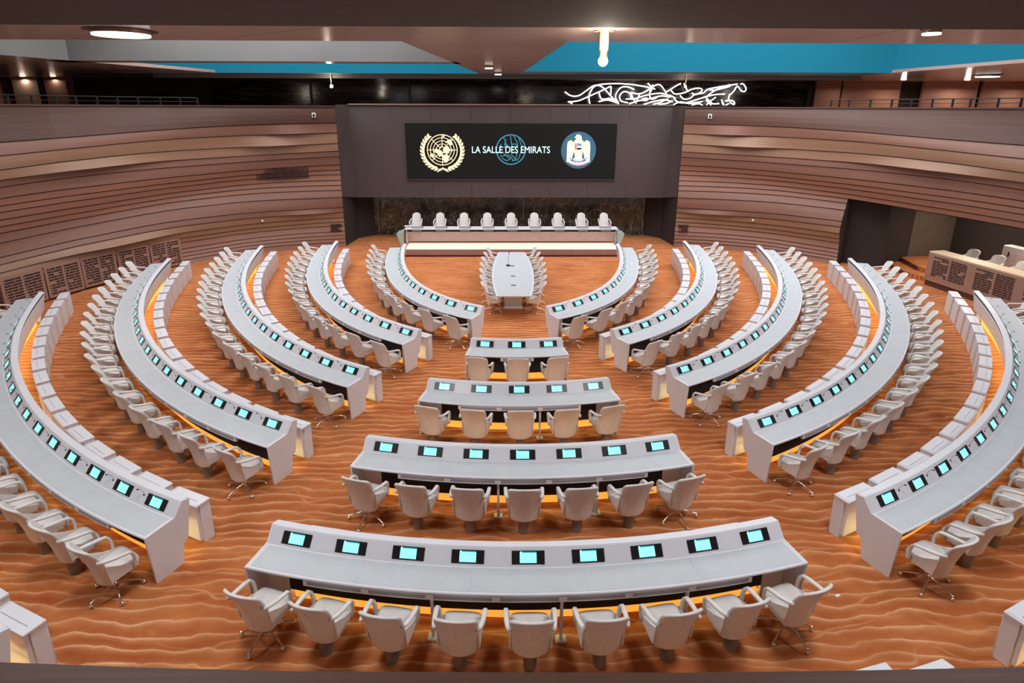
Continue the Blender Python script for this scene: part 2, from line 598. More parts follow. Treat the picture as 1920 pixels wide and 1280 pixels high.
class Path:
    """arc-length path; P(s, off, z) gives a world point, off > 0 towards the seats"""

    def __init__(self, X, Y, a, c, m, n, o, s0, s1, sg=1):
        self.sg, self.s0, self.s1 = sg, s0, s1
        H = lambda t: a + c * t + m * t * t + n * t ** 3 + o * t ** 4
        self.H = lambda t: H(min(t, s1))
        self.tab = []
        lo, hi, N_ = s0 - 0.6, s1 + 1.6, 600
        ds = (hi - lo) / N_
        xs, ys = [0.0], [0.0]
        for i in range(N_):
            h = self.H(lo + (i + 0.5) * ds)
            xs.append(xs[-1] + cos(h) * ds)
            ys.append(ys[-1] + sin(h) * ds)
        i0 = (0 - lo) / ds
        k = int(i0)
        f = i0 - k
        ox = xs[k] * (1 - f) + xs[k + 1] * f
        oy = ys[k] * (1 - f) + ys[k + 1] * f
        self.xs = [x - ox + X for x in xs]
        self.ys = [y - oy + Y for y in ys]
        self.lo, self.ds = lo, ds

    def P(self, s, off=0, z=0):
        i = (s - self.lo) / self.ds
        k = max(0, min(len(self.xs) - 2, int(i)))
        f = i - k
        h = self.H(s)
        x = self.xs[k] * (1 - f) + self.xs[k + 1] * f + off * sin(h)
        y = self.ys[k] * (1 - f) + self.ys[k + 1] * f - off * cos(h)
        return Vector((self.sg * x, y, z))

    def rot(self, s):
        return self.sg * self.H(s)

    def rng(self, a, b, step=0.18):
        n = max(1, int(round((b - a) / step)))
        return [a + (b - a) * i / n for i in range(n + 1)]


def sweep(mb, path, prof, a, b, step=0.18, mi=0, smooth=False, caps=True):
    ss = path.rng(a, b, step)
    n = len(prof)
    vs = [path.P(s, r, z) for s in ss for r, z in prof]
    fs = []
    for i in range(len(ss) - 1):
        for k in range(n):
            fs.append((i * n + k, i * n + (k + 1) % n, (i + 1) * n + (k + 1) % n, (i + 1) * n + k))
    mb.add(vs, fs, mi, smooth)
    if caps:
        mb.add(vs, [tuple(range(n)), tuple(range((len(ss) - 1) * n, len(ss) * n))], mi)
    return mb


# ------------------------------------------------------------------ floor
fl = MB().box((0, -3, -0.05), (44, 40, 0.1)).build('floor', CARPET)
struct(fl)

# ------------------------------------------------------------------ side walls (curved, laminated boards)
FEET = [(7.48, 6.97), (8.9, 6.62), (10.2, 6.18), (11.4, 5.55), (12.37, 4.68), (13.25, 3.78), (14.0, 2.55), (14.6, 1.25), (14.95, .5), (15.68, -1.96),
        (16.2, -5), (16.5, -9), (16.5, -13), (16.5, -20)]


def catmull(P_, n=8):
    Q = [(2 * P_[0][0] - P_[1][0], 2 * P_[0][1] - P_[1][1])] + list(P_) + [(2 * P_[-1][0] - P_[-2][0], 2 * P_[-1][1] - P_[-2][1])]
    out = []
    for i in range(1, len(Q) - 2):
        for k in range(n):
            t = k / n
            out.append(tuple(.5 * ((2 * Q[i][j]) + (-Q[i - 1][j] + Q[i + 1][j]) * t + (2 * Q[i - 1][j] - 5 * Q[i][j] + 4 * Q[i + 1][j] - Q[i + 2][j]) * t * t
                                   + (-Q[i - 1][j] + 3 * Q[i][j] - 3 * Q[i + 1][j] + Q[i + 2][j]) * t ** 3) for j in (0, 1)))
    out.append(P_[-1])
    return out


WC = catmull(FEET)
WS = [0.0]
for i in range(1, len(WC)):
    WS.append(WS[-1] + hypot(WC[i][0] - WC[i - 1][0], WC[i][1] - WC[i - 1][1]))


def wallpt(s, off=0, z=0, sg=1):
    """point on the wall foot curve, off > 0 into the room"""
    k = 0
    while k < len(WS) - 2 and WS[k + 1] < s:
        k += 1
    f = (s - WS[k]) / (WS[k + 1] - WS[k])
    x = WC[k][0] * (1 - f) + WC[k + 1][0] * f
    y = WC[k][1] * (1 - f) + WC[k + 1][1] * f
    tx, ty = WC[k + 1][0] - WC[k][0], WC[k + 1][1] - WC[k][1]
    l = hypot(tx, ty)
    nx, ny = ty / l, -tx / l
    return Vector((sg * (x + nx * off), y + ny * off, z)), atan2(ty, tx)


LINES = [0.0, .2, .36, .52, .7, .97, 1.15, 1.36, 1.62, 1.85, 2.3, 2.6, 2.8, 3.0, 3.23, 3.42, 3.65, 4.02, 4.27, 4.62, 5.07, 5.47]
ZRIM = 6.12
TONE = [4, 4, 4, 4, 4, 1, 1, 1, 0, 0, 0, 2, 2, 2, 2, 2, 0, 0, 1, 1, 0, 3]  # lowest boards get a lighter tone to paint in the light on them


def wave(s, z):
    o = 0.10 * sin(2 * pi * (z - 0.9) / 3.6 + 0.10 * s) + 0.05 * sin(2 * pi * z / 1.9 + 0.35 * s)
    return o


def bump_at(s, z, z0, z1, s0, wd, amp):
    if z < z0 or z > z1:
        return 0
    return amp * math.exp(-((s - s0) / wd) ** 2) * (1 - (z - z0) / (z1 - z0)) ** 1.0


def wall_off(s, z, zb):
    o = wave(s, z)
    o += bump_at(s, z, 4.62, 5.07, 2.6, 1.0, 0.20) if zb >= 4.62 else 0
    o += bump_at(s, z, 5.07, 5.47, 1.9, 0.8, 0.12) if zb >= 5.07 else 0
    o += bump_at(s, z, 4.27, 4.62, 9.5, 2.0, 0.22) if zb >= 4.27 else 0
    o += bump_at(s, z, 1.36, 1.62, 9.0, 1.6, 0.25) if zb >= 1.36 else 0
    o += bump_at(s, z, 1.62, 1.85, 1.5, 1.0, 0.10) if zb >= 1.62 else 0
    return o


def zline(z, s):
    """board joints drift a little along the wall"""
    if z <= 0 or z >= ZRIM:
        return z
    return z * (1 - 0.006 * s * (1 if z < 5.6 else 0.5)) + 0.03 * sin(0.5 * s + z * 2.2)


def side_wall(sg, name, opening=None):
    mb = MB()
    S = [x * 0.32 for x in range(int(WS[-1] / 0.32))]
    bounds = LINES + [ZRIM]
    for k in range(len(bounds) - 1):
        z0, z1 = bounds[k], bounds[k + 1]
        g = 0.026 if k else 0
        rows = []
        subs = 4
        for j in range(subs + 1):
            rows.append(('b', j / subs))
        grid = []
        for (_, f) in rows:
            line = []
            for s in S:
                a, b = zline(z0, s) + g, zline(z1, s)
                z = a + (b - a) * f
                zz = z0 + (z1 - z0) * f
                lip = 0.03 * (1 - f)
                p, _h = wallpt(s, wall_off(s, zz, z0) + lip, z, sg)
                line.append(p)
            grid.append(line)
        # shadow gap under the board
        gl = []
        if k:
            for (dz, off) in ((g, -0.05), (0.0, -0.05)):
                line = []
                for s in S:
                    p, _h = wallpt(s, wave(s, z0) + off, zline(z0, s) + dz, sg)
                    line.append(p)
                gl.append(line)
            # lower edge of gap: top of the previous board
            line = []
            for s in S:
                zp = bounds[k - 1]
                p, _h = wallpt(s, wall_off(s, z0, zp), zline(z0, s), sg)
                line.append(p)
            gl.append(line)
        nS = len(S)

        def strip(lines, mi):
            vs = [p for l_ in lines for p in l_]
            fs = []
            for j in range(len(lines) - 1):
                for i in range(nS - 1):
                    if opening and S[i] > opening and z1 <= 2.81:
                        continue
                    fs.append((j * nS + i, j * nS + i + 1, (j + 1) * nS + i + 1, (j + 1) * nS + i))
            mb.add(vs, fs, mi, False)
        strip(grid, TONE[k])
        if k:
            strip([grid[0], gl[0]], 5)
            strip(gl, 5)
    # flat cap along the rim
    S2 = S
    a = [wallpt(s, wall_off(s, ZRIM, 5.47) + 0.05, ZRIM, sg)[0] for s in S2]
    b = [wallpt(s, -0.55, ZRIM, sg)[0] for s in S2]
    a2 = [v + Vector((0, 0, 0.05)) for v in a]
    b2 = [v + Vector((0, 0, 0.05)) for v in b]
    n = len(S2)
    vs = a + a2 + b2 + b
    fs = []
    for q in range(3):
        for i in range(n - 1):
            fs.append((q * n + i, q * n + i + 1, (q + 1) * n + i + 1, (q + 1) * n + i))
    mb.add(vs, fs, 3)
    # back of the wall so it has thickness
    c = [wallpt(s, -0.55, 2.75 if (opening and s > opening) else 0, sg)[0] for s in S2]
    mb.add(b + c, [(i, i + 1, n + i + 1, n + i) for i in range(n - 1)], 6)
    # end return at the stage side
    prof = [(wall_off(0, z, z) + 0.01, z) for z in [i * 0.3 for i in range(21)]] + [(wall_off(0, ZRIM, 5.5), ZRIM)]
    vs = [wallpt(0, o, z, sg)[0] for o, z in prof] + [wallpt(0, -0.55, z, sg)[0] for o, z in prof]
    m_ = len(prof)
    mb.add(vs, [(i, i + 1, m_ + i + 1, m_ + i) for i in range(m_ - 1)], 6)
    if opening:
        s_ = next(x for x in S if x > opening) if False else [x for x in S if x > opening][0]
        prof = [(wall_off(s_, z, z) + 0.01, z) for z in [i * 0.265 for i in range(11)]]
        vs = [wallpt(s_, o, z, sg)[0] for o, z in prof] + [wallpt(s_, -0.55, z, sg)[0] for o, z in prof]
        m_ = len(prof)
        mb.add(vs, [(i, i + 1, m_ + i + 1, m_ + i) for i in range(m_ - 1)], 6)
        # soffit of the opening
        S3 = [x for x in S if x >= s_]
        vs = [wallpt(s, wave(s, 2.8), zline(2.8, s), sg)[0] for s in S3] + [wallpt(s, -0.55, zline(2.8, s), sg)[0] for s in S3]
        m_ = len(S3)
        mb.add(vs, [(i, i + 1, m_ + i + 1, m_ + i) for i in range(m_ - 1)], 6)
    me = bpy.data.meshes.new(name)
    me.from_pydata(mb.v, [], mb.f)
    for m_ in WOODS + [GROOVE, DARKWALL]:
        me.materials.append(m_)
    me.polygons.foreach_set('material_index', mb.m)
    o = bpy.data.objects.new(name, me)
    COL.objects.link(o)
    return struct(o)


side_wall(-1, 'wall_left')
side_wall(1, 'wall_right', opening=6.55)


# ------------------------------------------------------------------ stage end: bulkhead, marble, dark returns
def bulkhead():
    poly = [(-7.52, 6.22), (7.62, 6.22), (7.50, 2.07), (-7.46, 2.07)]
    mb = MB()
    # front face set between chamfered sides
    f = [(-7.25, 8.3, 6.22), (7.33, 8.3, 6.22), (7.18, 8.3, 2.07), (-7.2, 8.3, 2.07)]
    s = [(-7.55, 7.3, 6.22), (7.66, 7.3, 6.22), (7.62, 7.3, 2.25), (-7.6, 7.3, 2.25)]
    b = [(-7.25, 9.9, 6.22), (7.33, 9.9, 6.22), (7.18, 9.9, 2.07), (-7.2, 9.9, 2.07)]
    vs = f + s + b
    mb.add(vs, [(0, 1, 2, 3), (0, 3, 7, 4), (1, 5, 6, 2), (3, 2, 10, 11), (0, 8, 9, 1), (4, 7, 11, 8), (5, 9, 10, 6)])
    o = mb.build('wall_back', BULK)
    struct(o)
    # thin light ledge along its top edge
    e = MB().box((0.04, 8.28, 6.24), (14.6, 0.12, 0.05)).build('trim_1', BRONZE)
    struct(e)
    # vertical panel joints
    j = MB()
    for x in (-5.4, -3.6, -1.8, 0, 1.8, 3.6, 5.4):
        j.box((x, 8.297, 5.83), (0.012, 0.01, 0.72))
        j.box((x, 8.297, 2.48), (0.012, 0.01, 0.72))
    struct(j.build('trim_2', DARKWALL))


bulkhead()
mw = MB().box((0, 9.72, 1.2), (13.4, 0.2, 2.4)).build('wall_stage', MARBLE)
struct(mw)
for sg, nm in ((-1, 'wall_stage_left'), (1, 'wall_stage_right')):
    mb = MB()
    mb.add([(sg * 6.65, 9.66, 0), (sg * 7.35, 8.9, 0), (sg * 7.55, 7.2, 0), (sg * 7.6, 7.0, 0),
            (sg * 6.65, 9.66, 2.3), (sg * 7.35, 8.9, 2.3), (sg * 7.60, 7.2, 2.3), (sg * 7.65, 7.0, 2.3)],
           [(0, 1, 5, 4), (1, 2, 6, 5), (2, 3, 7, 6)])
    struct(mb.build(nm, DARKWALL))

# vertical bronze pulls on the marble doors
for x, z0, z1, y, r, lb in ((-6.81, .14, 2.2, 9.55, .022, 'leftmost tall slim bronze pull rail on the dark marble wall'),
                            (-6.5, .16, 2.2, 9.55, .022, 'second tall bronze pull rail from the left on the dark marble wall'),
                            (6.59, .14, 2.2, 9.55, .022, 'inner tall bronze pull rail at the right end of the dark marble wall'),
                            (6.97, .14, 2.2, 9.55, .022, 'outermost right tall bronze pull rail on the dark marble wall'),
                            (0.66, .77, 2.2, 9.55, .018, 'thin bronze rod hanging on the marble wall behind the middle of the stage')):
    t = empty('door_pull', (x, y, z0))
    tag(t, lb, 'handle', 'tall bronze rails on the marble wall')
    MB().cyl((0, 0, 0), (0, 0, z1 - z0), r).build('rod', BRONZE, t)
    b = MB()
    for zz in (0.12, (z1 - z0) * 0.5):
        b.cyl((0, 0, zz), (0, 0.07, zz), 0.012, 8)
    b.build('bracket', BRONZE, t)


# ------------------------------------------------------------------ big display with the two emblems
def wall_display():
    t = empty('wall_display', (0, 8.25, 2.92))
    tag(t, 'wide black wall screen showing two emblems and the room name, above the stage', 'screen')
    x0, x1, z0, z1 = -4.77, 4.84, 2.92, 5.43

    def B(mb, name, m):
        mb.v = [(v[0], v[1] - 8.25, v[2] - 2.92) for v in mb.v]
        return mb.build(name, m, t)
    B(MB().box(((x0 + x1) / 2, 8.27, (z0 + z1) / 2), (x1 - x0, 0.06, z1 - z0)), 'screen_panel', SCRBLK)
    mb = MB()
    for (a, b, c, d) in ((x0, x1, z1, z1 + .03), (x0, x1, z0 - .03, z0), (x0 - .03, x0, z0 - .03, z1 + .03), (x1, x1 + .03, z0 - .03, z1 + .03)):
        mb.box(((a + b) / 2, 8.265, (c + d) / 2), (b - a, 0.08, d - c))
    B(mb, 'frame', BULK)
    Y = 8.235

    def ring(mb, cx, cz, R, w_, n=48, y=Y, th=0.008):
        vs = []
        for k in range(n):
            a = 2 * pi * k / n
            for rr in (R - w_ / 2, R + w_ / 2):
                vs.append((cx + rr * cos(a), y, cz + rr * sin(a)))
        vs2 = [(x, y + th, z) for x, _, z in vs]
        m_ = len(vs)
        fs = [(2 * k, 2 * k + 1, (2 * k + 3) % m_, (2 * k + 2) % m_) for k in range(n)]
        fs += [(2 * k + 1, m_ + 2 * k + 1, m_ + (2 * k + 3) % m_, (2 * k + 3) % m_) for k in range(n)]
        mb.add(vs + vs2, fs)

    def blob(mb, pts, y=Y, th=0.008, mi=0):
        mb.xzprism(pts, y, y + th, mi)

    def stroke(mb, pts, w_, y=Y, th=0.006, mi=0):
        for (ax, az), (bx, bz) in zip(pts[:-1], pts[1:]):
            dx, dz = bx - ax, bz - az
            l = hypot(dx, dz) or 1
            nx, nz = -dz / l * w_ / 2, dx / l * w_ / 2
            blob(mb, [(ax + nx, az + nz), (bx + nx, bz + nz), (bx - nx, bz - nz), (ax - nx, az - nz)], y, th, mi)

    # left emblem: azimuthal globe in a laurel wreath
    cx, cz, R = -3.11, 4.25, 0.68
    g = MB()
    for k in range(1, 6):
        ring(g, cx, cz, R * k / 5, 0.028 if k < 5 else 0.035)
    for k in range(8):
        a = k * pi / 4
        stroke(g, [(cx + R * .2 * cos(a), cz + R * .2 * sin(a)), (cx + R * cos(a), cz + R * sin(a))], 0.024)
    B(g, 'globe_grid', GOLD)
    g = MB()
    lands = [[(-.05, -.02), (-.30, .06), (-.36, -.08), (-.20, -.16), (-.14, -.30), (-.02, -.24), (.03, -.12)],
             [(.02, .02), (.10, .14), (.26, .16), (.34, .02), (.28, -.14), (.14, -.16), (.04, -.08)],
             [(-.02, -.22), (.12, -.20), (.28, -.26), (.26, -.46), (.14, -.56), (.02, -.42)],
             [(.14, .30), (.24, .42), (.38, .46), (.46, .26), (.36, .18), (.30, .30)],
             [(-.52, -.14), (-.40, -.16), (-.34, -.28), (-.42, -.34), (-.54, -.26)],
             [(.06, .52), (.14, .62), (.02, .60)], [(.34, -.02), (.42, .06), (.44, -.08)],
             [(-.12, .10), (-.02, .20), (-.06, .06)]]
    for l_ in lands:
        blob(g, [(cx + x * 1.05, cz + z * 1.05) for x, z in l_], Y - .004)
    B(g, 'globe_land', GOLD)
    g = MB()
    for sgn in (-1, 1):
        pts = []
        for k in range(15):
            a = -pi / 2 + sgn * (0.10 + 2.35 * k / 14)
            rr = 0.86 + 0.05 * sin(pi * k / 14)
            pts.append((cx + rr * cos(a), cz - 0.02 + rr * sin(a) * 1.0))
        stroke(g, pts, 0.022, Y)
        for k in range(1, 14):
            px, pz = pts[k]
            dx, dz = pts[k + 1][0] - pts[k - 1][0], pts[k + 1][1] - pts[k - 1][1]
            th = atan2(dz, dx)
            for side in (-1, 1):
                an = th + side * 0.55
                ln, wd = 0.20, 0.050
                ux, uz = cos(an), sin(an)
                vx, vz = -uz, ux
                leaf = [(0, 0), (.35, 1), (.7, .7), (1, 0), (.7, -.7), (.35, -1)]
                blob(g, [(px + ux * ln * a_ + vx * wd * b_, pz + uz * ln * a_ + vz * wd * b_) for a_, b_ in leaf], Y - .003 * (k % 3))
        stroke(g, [(cx - sgn * 0.02, cz - 0.80), (cx + sgn * 0.20, cz - 0.90)], 0.035)
        stroke(g, [(cx + sgn * 0.02, cz - 0.86), (cx + sgn * 0.26, cz - 0.98)], 0.05)
    B(g, 'laurel_wreath', GOLD)

    # middle: dim line globe behind the lettering
    cx, cz, R = 0.02, 4.27, 0.66
    g = MB()
    ring(g, cx, cz, R, 0.045)
    for l_ in ([(-.45, .25), (-.5, .1), (-.25, .1), (-.2, .25)], [(-.33, .55), (-.15, .12), (0.05, .12), (-.02, .62)], [(.05, .25), (.25, .25), (.27, .12), (.05, .10), (.05, .25)],
               [(.12, .62), (.30, .3), (.32, .1)], [(.36, .52), (.46, .25), (.55, .1)], [(-.6, -.12), (-.36, -.1), (-.3, -.2)], [(-.5, -.3), (-.1, -.24), (.05, -.38), (.1, -.52)],
               [(-.3, -.2), (-.02, -.42), (-.2, -.5), (-.42, -.36)], [(.0, -.2), (.3, -.5)], [(.3, -.12), (.18, -.5), (.05, -.45)], [(.45, -.1), (.4, -.3), (.28, -.5)],
               [(-.12, .2), (-.3, .2), (-.22, .45)]):
        stroke(g, [(cx + x, cz + z) for x, z in l_], 0.032)
    B(g, 'line_globe', TEALLINE)
    # lettering
    cu = bpy.data.curves.new('lettering', 'FONT')
    cu.body = 'LA SALLE DES EMIRATS'
    cu.size = 0.43
    cu.extrude = 0.004
    cu.offset = 0.0
    cu.align_x = 'CENTER'
    cu.align_y = 'CENTER'
    tmp = bpy.data.objects.new('lettering', cu)
    COL.objects.link(tmp)
    bpy.context.view_layer.update()
    me = bpy.data.meshes.new_from_object(tmp.evaluated_get(bpy.context.evaluated_depsgraph_get()))
    bpy.data.objects.remove(tmp)
    xs = [v.co.x for v in me.vertices]
    k = 3.56 / (max(xs) - min(xs))
    for v in me.vertices:
        v.co = Vector((v.co.x * k, v.co.z - 0.03, v.co.y * 1.0))
    me.materials.append(CYANTXT)
    o = bpy.data.objects.new('lettering', me)
    COL.objects.link(o)
    o.parent = t
    o.location = (0.02, 0, 4.25 - 2.92)

    # right emblem: eagle on a slate disc
    cx, cz = 3.12, 4.25
    g = MB()
    blob(g, [(cx + .80 * cos(2 * pi * k / 48), cz + .83 * sin(2 * pi * k / 48)) for k in range(48)], Y + .004)
    B(g, 'emblem_disc', BLUEDISC)
    g = MB()
    wing = [(.06, .42), (.22, .34), (.36, .46), (.50, .38), (.53, .20), (.53, -.55), (.42, -.50), (.40, -.32), (.30, -.36), (.22, -.10), (.10, .0)]
    for sgn in (-1, 1):
        blob(g, [(cx + sgn * x, cz + z) for x, z in (wing if sgn == 1 else wing[::-1])], Y)
    blob(g, [(cx - .22, cz + .40), (cx - .10, cz + .52), (cx - .20, cz + .56), (cx - .10, cz + .70), (cx + .04, cz + .70), (cx + .12, cz + .60), (cx + .14, cz + .46), (cx + .24, cz + .38),
             (cx + .20, cz + .0), (cx + .16, cz - .3), (cx - .16, cz - .3), (cx - .20, cz + .0)][::-1], Y - .003)
    B(g, 'eagle_body', GOLD)
    g = MB()
    blob(g, [(cx - .08, cz + .57), (cx - .16, cz + .585), (cx - .06, cz + .68), (cx + .04, cz + .68), (cx + .09, cz + .58), (cx + .06, cz + .50)], Y - .007)
    for sgn in (-1, 1):
        for k in range(5):
            zt = .12 - .13 * k
            stroke(g, [(cx + sgn * .27, cz + zt + .05), (cx + sgn * .50, cz + zt - .10)], 0.045, Y - .006)
    for k in range(7):
        a = -pi / 2 + (k - 3) * 0.20
        stroke(g, [(cx + .1 * cos(a), cz - .15 + .1 * sin(a)), (cx + .42 * cos(a), cz - .15 + .36 * sin(a))], 0.05, Y - .006)
    B(g, 'eagle_feathers', WHITEG)
    g = MB()
    stroke(g, [(cx - .42, cz - .50), (cx - .25, cz - .58), (cx, cz - .62), (cx + .25, cz - .58), (cx + .42, cz - .50)], 0.13, Y - .009)
    B(g, 'scroll', PINKG)
    g = MB()
    stroke(g, [(cx - .42, cz - .57), (cx - .25, cz - .65), (cx, cz - .69), (cx + .25, cz - .65), (cx + .42, cz - .57)], 0.025, Y - .012)
    for k in range(9):
        x_ = -.32 + .08 * k
        stroke(g, [(cx + x_, cz - .555 - .05 * (1 - (x_ / .4) ** 2)), (cx + x_ + .035, cz - .585 - .05 * (1 - (x_ / .4) ** 2))], 0.03, Y - .013)
    blob(g, [(cx - .18, cz + .04), (cx - .18, cz + .30), (cx - .09, cz + .33), (cx - .09, cz + .01)][::-1], Y - .012)
    B(g, 'scroll_script', REDG)
    g = MB()
    blob(g, [(cx + .20 * cos(2 * pi * k / 24), cz + .17 + .20 * sin(2 * pi * k / 24)) for k in range(24)], Y - .009)
    B(g, 'shield', PINKG)
    g = MB()
    blob(g, [(cx - .08, cz + .20), (cx + .15, cz + .20), (cx + .09, cz + .30), (cx - .06, cz + .32)], Y - .014)
    B(g, 'shield_band', TEALLINE)
    g = MB()
    blob(g, [(cx - .08, cz + .03), (cx + .1, cz + .03), (cx + .15, cz + .11), (cx - .08, cz + .11)], Y - .014)
    B(g, 'shield_base', BLACK)


wall_display()

# ------------------------------------------------------------------ ceiling with two lantern openings
ZC = 7.6


def ceiling():
    mb = MB()
    P_ = lambda x, y: (x, y, ZC)
    TH = 0.12

    def q(pts):
        mb.prism(pts, ZC, ZC + TH)
    q([(-34, -4.15), (-34, -24), (34, -24), (34, -4.15)][::-1])
    # wedge between the openings
    q([(-2.7, -4.15), (1.2, -4.15), (0.45, 9.3), (-1.42, 9.3)])
    # far part
    q([(-34, 9.3), (34, 9.3), (34, 15.9), (-34, 15.9)])
    # outer left, its edge runs diagonally away
    q([(-34, -4.15), (-16.5, -4.15), (-13.4, 9.3), (-34, 9.3)])
    # outer right
    q([(17.6, -4.15), (34, -4.15), (34, 9.3), (16.3, 9.3), (16.5, 6.4)])
    # cross beam over the left opening
    q([(-16.0, 2.3), (-1.9, 2.3), (-1.8, 3.2), (-15.7, 3.2)])
    o = mb.build('ceiling', CEIL)
    struct(o)
    # lantern sides
    mb = MB()
    mb.box((-9.2, 2.3, 9.2), (14.6, 0.06, 3.2))
    mb.add([(-16.5, -4.15, ZC), (-15.0, 2.3, ZC), (-15.0, 2.3, 10.8), (-16.5, -4.15, 10.8)], [(0, 1, 2, 3)])
    mb.add([(-2.7, -4.15, ZC + .1), (-1.42, 9.3, ZC + .1), (-1.42, 9.3, 10.8), (-2.7, -4.15, 10.8)], [(0, 1, 2, 3)])
    mb.box((-9.4, -4.2, 9.2), (14, 0.06, 3.0))
    mb.box((9.4, -4.2, 9.2), (16.4, 0.06, 3.0))
    mb.add([(1.2, -4.15, ZC + .1), (.45, 9.3, ZC + .1), (.45, 9.3, 10.8), (1.2, -4.15, 10.8)], [(0, 1, 2, 3)])
    struct(mb.build('trim_3', GREYFACE))
    mb = MB()
    mb.box((8.6, 7.45, 9.2), (16.4, 0.06, 3.2))
    mb.add([(16.5, 7.45, ZC), (17.6, -4.15, ZC), (17.6, -4.15, 10.8), (16.5, 7.45, 10.8)], [(0, 1, 2, 3)])
    mb.box((-9.6, 9.28, 9.2), (16.6, 0.06, 3.2))
    mb.add([(-15.0, 2.3, ZC), (-16.0, 9.28, ZC), (-16.0, 9.28, 10.8), (-15.0, 2.3, 10.8)], [(0, 1, 2, 3)])
    struct(mb.build('trim_4', BLUEFACE))
    # roof over the lanterns
    mb = MB().box((0, 2.6, 10.95), (36, 14.4, 0.2))
    struct(mb.build('trim_5', GREYFACE))
    struct(MB().box((0, 9.75, 7.50), (33, .08, .20)).build('trim_reflection', GREYFACE))  # added grey strip, stands in for reflections in the glossy far ceiling
    # panel joints in the ceiling sheet
    j = MB()
    j.box((-4.5, -6.1, ZC - 0.002), (0.02, 4.6, 0.006), rz=0.95)
    j.box((7.5, -6.0, ZC - 0.002), (0.02, 3.6, 0.006))
    struct(j.build('trim_6', BRONZE))
    # dark bulkhead of the viewing gallery close to the camera
    b = MB().box((0, -10.4, 7.53), (60, 5.0, 0.14)).build('trim_7', BEAM)
    struct(b)
    b = MB().box((-2.0, -7.895, 7.53), (56, 0.012, 0.145)).build('trim_8', BRONZE)
    struct(b)


ceiling()

# room closure behind the camera and above the gallery
struct(MB().box((0, -22.5, 4), (60, 0.3, 9)).build('wall_front', BROWNP))
struct(MB().box((-27.5, -4, 5), (0.3, 40, 10)).build('wall_gallery_left', BROWNP))
struct(MB().box((30.5, -4, 5), (0.3, 40, 10)).build('wall_gallery_right', BROWNP))

# ------------------------------------------------------------------ upper gallery
# floor of the gallery behind both walls
for sg, nm in ((-1, 'floor_gallery_left'), (1, 'floor_gallery_right')):
    mb = MB()
    S = [x * 0.8 for x in range(int(WS[-1] / 0.8))]
    a = [wallpt(s, -0.5, 5.75, sg)[0] for s in S]
    b = [Vector((sg * 30, p.y, 5.75)) if i else Vector((sg * 30, 15.5, 5.75)) for i, p in enumerate(a)]
    n = len(S)
    mb.add(a + b, [(i, i + 1, n + i + 1, n + i) for i in range(n - 1)])
    mb.add([a[0], b[0], (0, 15.5, 5.75), (0, 9.95, 5.75), (sg * 7.6, 9.95, 5.75)], [(0, 1, 2, 3, 4)])
    struct(mb.build(nm, BROWNP))

GY = 15.4
gl = MB().box((-0.5, GY, 6.7), (35, 0.06, 2.0)).build('window_1', NIGHT)
struct(gl)
mb = MB()
for x in (-17.0, -11.1, -5.6, 0.15, 5.6, 10.9):
    mb.box((x, GY - 0.08, 6.7), (0.10 if x not in (0.15,) else 0.3, 0.1, 1.9))
mb.box((17.0, GY - .1, 6.7), (0.30, 0.12, 1.9))
mb.build('window_frame', BLACK, gl)
for o_ in kids(gl):
    pass
struct(MB().box((-22.5, GY - .3, 6.7), (12, 0.2, 2.0)).build('wall_gallery_dark', DARKWALL))
# lit columns on the left
for x, w_, m_, lb in ((-25.95, 1.35, BEIGEP, 'pale beige column at the far left of the upper gallery'),
                      (-24.35, 1.15, BROWNP, 'brown column right of the black post in the upper left gallery')):
    o = MB().box((x, GY - 0.9, 6.7), (w_, 0.6, 2.0)).build('gallery_column', m_)
    tag(o, lb, 'column')
o = MB().box((-25.1, GY - 1.2, 6.7), (0.14, 0.14, 2.0)).build('gallery_post', BLACK)
tag(o, 'thin black post between the two lit columns of the upper left gallery', 'post')
# brown panels on the right
for k, (x0, x1, m_, d) in enumerate(((17.2, 18.6, BROWNP, .2), (18.8, 22.1, BROWNP, .05), (23.3, 26.4, BROWNP, .2), (26.7, 30.0, BROWNP, .15))):
    o = MB().box(((x0 + x1) / 2, GY - d, 6.7), (x1 - x0, 0.2, 2.0)).build('wall_gallery_panel', m_)
    struct(o)
struct(MB().box((24, GY + .35, 6.7), (15.5, 0.2, 2.4)).build('wall_gallery_recess', DARKWALL))
for x, e_ in ((18.4, 20), (21.4, 60), (24.9, 70), (28.4, 55), (-25.9, 8), (-24.3, 6)):
    area('gallery_light', (x, GY - 1.3, 7.5), 0.25, e_, (1, 0.82, 0.66), rot=(radians(-15), 0, 0))

# railings on the rim
for sg, lb, s1 in ((-1, 'thin dark railing with posts on the gallery edge above the left wall', 13), (1, 'thin dark railing with posts on the gallery edge above the right wall', 13)):
    p0 = wallpt(0, -0.8, 5.75, sg)[0]
    t = empty('gallery_railing', p0)
    tag(t, lb, 'railing')
    S = [5.4 + 0.65 * k for k in range(12)] if sg == 1 else [5.0 + 0.65 * k for k in range(12)]
    for z in (6.16, 6.30, 6.45):
        pts = [wallpt(s, -0.8, z, sg)[0] - p0 for s in [S[0] + i * (S[-1] - S[0]) / 40 for i in range(41)]]
        MB().tube(pts, 0.010 if z < 6.4 else 0.018, 6).build('rail', RAIL, t)
    for s in S:
        p = wallpt(s, -0.8, 0, sg)[0] - p0
        MB().box((p.x, p.y, 6.1 - 5.75), (0.07, 0.03, 0.72), rz=0).build('post', RAIL, t)

